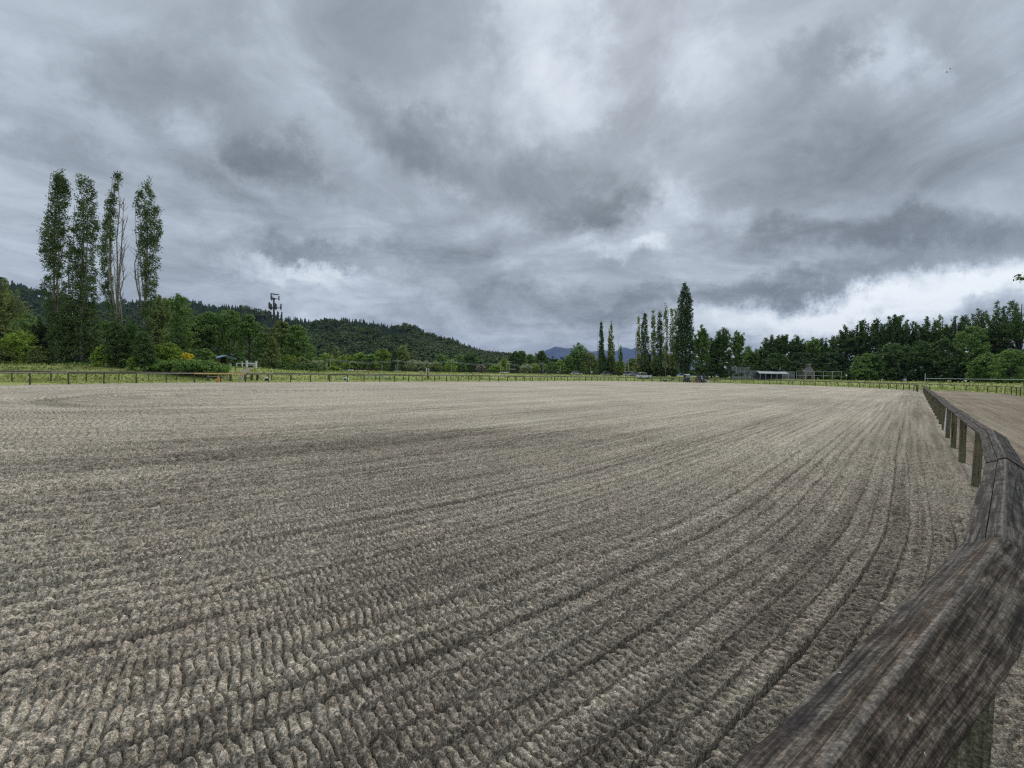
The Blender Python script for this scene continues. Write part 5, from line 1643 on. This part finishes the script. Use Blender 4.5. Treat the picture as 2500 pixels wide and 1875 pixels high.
def truck():
    x, Y, _ = gp(1718, 103.5); z = 0
    t = empty('off_road_truck', (x, Y, z), .05, 'black off road truck facing the arena with a pale bumper bar', 'truck')
    BP = simple('black_truck_paint', (.03, .029, .033), .35, .25, 2.0, .6)
    mb = MB(); mb.box((0, .9, .98), (2.3, 3.2, .62), 0, .14, .95); mb.box((0, -.55, 1.02), (2.05, .5, .5), 0, .1); mb.build('body', BP, t)
    mb = MB(); mb.box((0, 1.4, 1.58), (1.75, 1.6, .62), 0, .14, .84); mb.build('cabin', simple('truck_glass', (.05, .055, .06), .15, .2, 1., .7), t)
    mb = MB(); mb.box((0, 1.4, 1.91), (1.55, 1.5, .06), 0, .02); mb.build('roof', simple('dusty_roof', (.16, .15, .13), .6), t)
    g_ = MB()
    for k in range(6): g_.box((-.45 + k * .18, -.82, 1.06), (.10, .05, .34), 0, .01)
    g_.build('grille', BLACK, t)
    LT = simple('lamp_glass', (.62, .65, .62), .25, .08, 3., .6)
    for sx, zz_ in ((-.92, 1.14), (.88, 1.62), (-1.02, 1.62)):
        mb = MB(); mb.tube([(sx, -.78, zz_), (sx, -.86, zz_)], .19 if sx < 0 and zz_ < 1.5 else .15, 16); mb.build('headlight', LT, t)
    mb = MB(); mb.box((0, -.98, .72), (2.25, .16, .12), 0, .03); mb.box((-.2, -1.07, .79), (.85, .06, .14), 0, .02); mb.build('bumper', simple('pale_bumper', (.42, .41, .38), .5), t)
    mb = MB()
    for sx in (-.95, 0.05, .95): mb.box((sx, -.95, .42), (.10, .1, .6), 0, .02)
    mb.box((0, -.6, .34), (2.0, .5, .14), 0, .03); mb.build('skid_frame', simple('frame_grey', (.14, .135, .12), .6), t)
    for sx in (-1, 1):
        tyre_wheel(t, sx * 1.02, -.45, .43, .30); tyre_wheel(t, sx * 1.02, 2.0, .43, .30)
        mb = MB(); mb.box((sx * 1.32, .55, 1.5), (.2, .1, .26), 0, .03); mb.tube([(sx * 1.0, .6, 1.42), (sx * 1.26, .56, 1.46)], .025, 5); mb.build('mirror', BLACK, t)
    mb = MB(); mb.tube([(-.7, -.5, 1.9), (.55, -.5, 1.9)], .03, 6)
    mb.tube([(-1.02, -.6, 1.3), (-1.02, -.55, 1.62), (.88, -.55, 1.62), (.88, -.6, 1.3)], .04, 6); mb.build('lamp_bar', BLACK, t)
truck()
def bucket(px, Y, r, h, label, mat, zb=0.0):
    x, Y, _ = gp(px, Y)
    t = empty('bucket', (x, Y, zb), 0, label, 'bucket')
    mb = MB(); mb.tube([(0, 0, 0), (0, 0, h * .75), (0, 0, h)], [r * .7, r, r * .9], 16); mb.build('body', mat, t)
    mb = MB(); mb.tube([(math.cos(a) * r * .95, 0, h * .85 + .16 * math.sin(a)) for a in np.linspace(0, math.pi, 9)], .015, 5); mb.build('handle', BLACK, t)
bucket(1729.5, 101.5, .26, .62, 'round white bucket standing at the right corner of the black truck', WHITE)
def pallet(px, Y, label, col):
    x, Y, _ = gp(px, Y); t = empty('wooden_crate', (x, Y, 0), .2, label, 'crate')
    m = simple('raw_boards', col, .8, .25, 4.)
    mb = MB()
    for k in range(4): mb.box((0, -.32, .08 + k * .17), (1.1, .04, .12), 0, .01); mb.box((0, .32, .08 + k * .17), (1.1, .04, .12), 0, .01)
    for sx in (-.52, .52): mb.box((sx, 0, .34), (.05, .6, .66), 0, .01)
    mb.build('slats', m, t)
    mb = MB(); mb.box((0, 0, .70), (1.12, .7, .05), 0, .01); mb.build('lid', m, t)
pallet(1699, 104, 'orange brown slatted crate left of the black truck', (.42, .26, .13))
def bundle(px, Y, w, h, label, zz_=0.0):
    x, Y, _ = gp(px, Y)
    g = np.random.default_rng(int(px)); vs = []; fs = []
    nu, nv = 12, 7
    for i in range(nv):
        f = i / (nv - 1) * math.pi
        for k in range(nu):
            a = k / nu * 2 * math.pi; q = 1 + .22 * g.normal() * (0 < i < nv - 1)
            vs.append((math.sin(f) * math.cos(a) * w / 2 * q, math.sin(f) * math.sin(a) * w * .35 * q, h / 2 + zz_ - math.cos(f) * h / 2 * (1 + .1 * g.normal())))
    for i in range(nv - 1):
        for k in range(nu): fs.append((i * nu + k, i * nu + (k + 1) % nu, i * nu + nu + (k + 1) % nu, i * nu + nu + k))
    o = mesh_obj('dark_bundle', vs, fs, BLACK, None, smooth=True); o.location = (x, Y, 0)
    tag(o, label, 'bundle', None)
bundle(1624, 110, 1.2, .5, 'low dark bundle lying on the grass behind the far fence', 0)
bundle(1643, 111, .75, .4, 'small dark bag slung against the far fence rail', .55)
mbx = MB(); xg, yg, _ = gp(1650, 107.2); mbx.box((xg, yg, .3), (.3, .2, .6), 0, .03); tag(mbx.build('marker_block', simple('cream_block', (.6, .55, .42), .8)), 'small cream block at the gate end of the far arena fence', 'block')

# ball field: backstop, panels, dugout, stone chimney
def netmat():
    m, N = newmat('chain_link')
    g = N.n('ShaderNodeNewGeometry')
    b = pbr(N, (.30, .34, .37), .5, .4, None, .3)
    tr = N.n('ShaderNodeBsdfTransparent')
    mx = N.n('ShaderNodeMixShader', ins={0: .38, 1: tr.outputs[0], 2: b.outputs[0]})
    out(N, mx); return m
NET = netmat()
def ztop(px, y, Y): return P(px, y, Y)[2]
def ball_fence():
    spans = [(1786, 1828, 896, 4, 125, 'tall chain link backstop of the ball field'), (1830, 1944, 906.5, 8, 123, 'long lower chain link fence running behind the dugout'), (1944, 2067, 906.5, 5, 117, 'open pipe fence passing before the stone chimney')]
    for k, (pa, pb, yt, n, Y, lab) in enumerate(spans):
        a = gp(pa, Y); b = gp(pb, Y - 1.0 * k)
        t = empty('ball_field_fence', a, 0, lab, 'fence', 'chain link fences of the ball field')
        h = ztop((pa + pb) / 2, yt, Y) - a[2]
        L = b[0] - a[0]
        for i in range(n + 1):
            mb = MB(); mb.tube([(0, 0, -.2), (0, 0, h)], .055, 6); o = mb.build('post', GALV, t); o.location = (L * i / n, 0, 0)
        for zz_ in ([h, h * .62, h * .25] if k == 0 else [h, h * .5]):
            mb = MB(); mb.tube([(0, 0, zz_), (L, 0, zz_)], .045, 6); mb.build('rail', GALV, t)
        if k < 2 :
            mesh_obj('mesh_panel', [(0, .03, .05), (L, .03, .05), (L, .03, h), (0, .03, h), (0, .05, .05), (L, .05, .05), (L, .05, h), (0, .05, h)], [(0, 1, 2, 3), (7, 6, 5, 4), (0, 4, 5, 1), (3, 2, 6, 7)], NET, t)
        if k == 0:
            mb = MB()
            for j in range(18): mb.box((L * (j + .5) / 18, -.05, .55), (L / 18 * .8, .03, .9 + .1 * math.sin(j * 2.1)), 0, .01)
            mb.build('windscreen_board', simple('faded_board', (.33, .37, .34), .8, .3, 1.5), t)
ball_fence()
def dugout():
    Y = 121; a = gp(1850, Y); b = gp(1918, Y); L = b[0] - a[0]
    h = ztop(1884, 909, Y) - a[2]
    t = empty('dugout', a, 0, 'long low dugout shelter with a pale sloping metal roof', 'dugout')
    RF = simple('pale_roof_metal', (.36, .40, .41), .6, .1, 1., .3, .0)
    vs = [(-.3, -1.2, h - .35), (L + .2, -1.2, h - .35), (L + .8, 1.6, h + .25), (.6, 1.6, h + .25)]
    mesh_obj('roof', vs + [(x_, y_, z_ - .1) for x_, y_, z_ in vs], [(0, 1, 2, 3), (7, 6, 5, 4), (0, 4, 5, 1), (1, 5, 6, 2), (2, 6, 7, 3), (3, 7, 4, 0)], RF, t)
    mb = MB(); mb.box((L / 2, 1.4, h / 2 - .05), (L, .12, h), 0, .02); mb.build('back_wall', simple('dugout_wall', (.075, .09, .12), .8, .2, 1.), t)
    for k in range(6):
        mb = MB(); mb.box((L * k / 5, -1.0, (h - .4) / 2), (.1, .1, h - .4), 0, .01); mb.build('post', GALV, t)
    mb = MB(); mb.box((L / 2, .6, .45), (L * .9, .35, .06), 0, .01)
    for k in range(5): mb.box((L * (.1 + .2 * k), .6, .22), (.08, .3, .42), 0, .01)
    mb.build('bench', simple('bench_wood', (.22, .17, .12), .8), t)
dugout()
STONE = simple('grey_stone', (.20, .185, .175), .9, .35, 2.5)
def chimney():
    Y = 124; x, _, z = gp(1968, Y)
    top = ztop(1974, 888, Y) - z; m_ = Y / FPX
    t = empty('stone_chimney', (x, Y, z), 0, 'freestanding grey stone fireplace tapering to a capped chimney', 'chimney')
    w = 13.2 * m_
    # rings of rough masonry
    def ring(zz_, xa, xb, d): return [(xa, -d, zz_), (xb, -d, zz_), (xb, d, zz_), (xa, d, zz_)]
    prof = [(-.2, -w, w * .88, 1.2), (top * .44, -w, w * .88, 1.2), (top * .52, -w * .88, w * .95, 1.1), (top * .66, -w * .35, w * .85, .8), (top * .76, -w * .02, w * .62, .5), (top * .92, w * .10, w * .56, .42)]
    vs = []; fs = []
    for zz_, a, b, d in prof: vs += ring(zz_, a, b, d)
    for i in range(len(prof) - 1):
        for k in range(4): fs.append((i * 4 + k, i * 4 + (k + 1) % 4, i * 4 + 4 + (k + 1) % 4, i * 4 + 4 + k))
    mesh_obj('hearth_wall', vs, fs, STONE, t)
    mb = MB(); mb.box((w * .33, 0, top * .96), (w * .62, 1.1, top * .07), 0, .03); mb.build('cap', simple('cap_stone', (.33, .33, .32), .8, .2, 3.), t)
    mb = MB(); mb.box((0, -1.22, .8), (1.1, .06, 1.0), 0, .05); mb.build('fire_opening', DARKW, t)
chimney()

# pipe rail to the right
def pipe_rail():
    a = gp(2257.5, 78)
    t = empty('pipe_rail', a, 0, 'long pale horizontal pipe on posts starting at a taller end post', 'rail')
    h = ztop(2257.5, 911, 78) - a[2]
    mb = MB(); mb.tube([(0, 0, -.3), (0, 0, h)], .05, 8); mb.build('end_post', GALV, t)
    b = gp(2620, 66); zr = ztop(2257.5, 924, 78) - a[2]; zr2 = ztop(2500, 926.5, 70) - a[2]
    mb = MB(); mb.tube([(0, 0, zr), (b[0] - a[0], b[1] - a[1], zr2)], .045, 8); mb.build('pipe', GALV, t)
    for f in (.12, .4, .7, 1.0):
        mb = MB(); X = (b[0] - a[0]) * f; Yq = (b[1] - a[1]) * f
        mb.tube([(X, Yq, -.3), (X, Yq, zr + (zr2 - zr) * f)], .03, 6); mb.build('post', POSTF, t)
pipe_rail()

# white pipe leaning at a near post, with a pale lump at its foot
mb = MB(); mb.tube([(14.30, 13.32, 0), (14.44, 13.40, .90)], .018, 10); tag(mb.build('white_pipe', WHITE), 'thin white pipe leaning against a post of the near fence', 'pipe')
bundle_o = None
PEB = simple('pale_pebble', (.5, .48, .43), .8, .1)
def stone_at(px, py, s, label):
    d = ray(px, py); tt = -H / d[2]; x, Y = d[0] * tt, d[1] * tt
    g = np.random.default_rng(int(px * 3)); vs = []; fs = []
    for i in range(6):
        f = i / 5 * math.pi
        for k in range(8):
            a = k / 8 * 6.283; q = 1 + .15 * g.normal()
            vs.append((math.sin(f) * math.cos(a) * s * q, math.sin(f) * math.sin(a) * s * .7 * q, -math.cos(f) * s * .5))
    for i in range(5):
        for k in range(8): fs.append((i * 8 + k, i * 8 + (k + 1) % 8, i * 8 + 8 + (k + 1) % 8, i * 8 + 8 + k))
    o = mesh_obj('pale_stone', vs, fs, WHITE, None, smooth=True); o.location = (x, Y, .012)
    o.data.materials[0] = PEB; tag(o, label, 'stone', 'pale stones on the sand'); return o
stone_at(2291, 1043, .09, 'flat white lump at the foot of the leaning white pipe')
stone_at(1830, 1371, .016, 'small bright stone on the ribbed sand, farther left of the rail')
stone_at(2153, 1478, .017, 'pale oval pebble on the sand close left of the near rail, left one')
stone_at(2202, 1485, .014, 'pale oval pebble on the sand close left of the near rail, right one')
stone_at(955, 1069, .035, 'whitish stone lying alone on the middle of the arena sand')

# two birds far up
def bird(px, py, Y, label, s=.5):
    x, Y, z = P(px, py, Y)
    o = empty('bird', (x, Y, z), .6, label, 'bird', 'birds in the sky')
    B_ = simple('bird_feathers', (.12, .12, .13), .8)
    vs = []; fs = []
    for i, (yy, r) in enumerate(((-.22, .01), (-.1, .06), (.05, .07), (.2, .035), (.32, .02))):
        for k in range(6): vs.append((r * math.cos(k * 1.047), yy * s * 2, r * math.sin(k * 1.047)))
    for i in range(4):
        for k in range(6): fs.append((i * 6 + k, i * 6 + (k + 1) % 6, i * 6 + 6 + (k + 1) % 6, i * 6 + 6 + k))
    o0 = len(vs)
    for sg in (-1, 1):
        q = len(vs)
        vs += [(0, -.1, .02), (0, .12, .02), (sg * .35, .10, .14), (sg * .35, -.06, .14), (sg * .8, .02, .06), (0, -.1, .0), (0, .12, .0), (sg * .35, .10, .12), (sg * .35, -.06, .12)]
        fs += [(q, q + 1, q + 2, q + 3), (q + 3, q + 2, q + 4), (q + 5, q + 8, q + 7, q + 6), (q + 8, q + 4, q + 7)]
    mesh_obj('body', vs, fs, B_, o)
bird(2311.5, 176.5, 150, 'lower of two tiny dark birds high at the right of the sky')
bird(2320, 167.8, 155, 'upper of two tiny dark birds high at the right of the sky')

# tree standing outside the frame on the right, one spray of leaves reaching in
def side_tree():
    Y = 24.0; x = (2760 - 1250) / FPX * Y; z = 0
    t = empty('overhanging_tree', (x, Y, z), 0, 'leafy branch tip poking in at the right frame edge above the wood', 'tree')
    tip = Vector(P(2503, 677, Y)) - Vector((x, Y, 0))
    mb = MB(); mb.tube([(0, 0, -.2), (.1, 0, 3), (.0, .1, 7), (.2, 0, 11)], [.3, .26, .18, .05], 8)
    mb.tube([(0, .1, 6.2), tip * .45 + Vector((0, 0, 3.5)), tip * .8 + Vector((0, 0, .9)), tip + Vector((.15, 0, .08))], [.1, .06, .03, .008], 6)
    mb.build('trunk', BARK, t, smooth=True)
    g = np.random.default_rng(5); cen = [tuple(tip + Vector((g.normal() * .12 + .12, g.normal() * .2, g.normal() * .10))) for k in range(7)]
    cen += [tuple(tip + Vector((.5 + g.random() * 1.5, g.normal() * .4, .2 + g.normal() * .25))) for k in range(18)]
    cen += [(g.normal() * 1.4, g.normal() * 1.6, 8.5 + g.normal() * 1.6) for k in range(90)]
    V, F = leaf_quads(np.array(cen), np.full((len(cen), 3), .16), 12, .14, .3, 3)
    mesh_obj('crown', V, F, LM['dark'], t)
side_tree()

# ------------------------------------------------------------------ air
def haze():
    mb = MB(); mb.box((0, 3800, 300 - 8), (15000, 8400, 620))
    m, N = newmat('haze_air')
    v = N.n('ShaderNodeVolumePrincipled', ins={'Color': (.34, .50, .90, 1), 'Density': 0.00006, 'Anisotropy': 0.0})
    N.n('ShaderNodeOutputMaterial', ins={'Volume': v.outputs[0]})
    o = mb.build('haze', m); tag(o, kind='stuff')
haze()
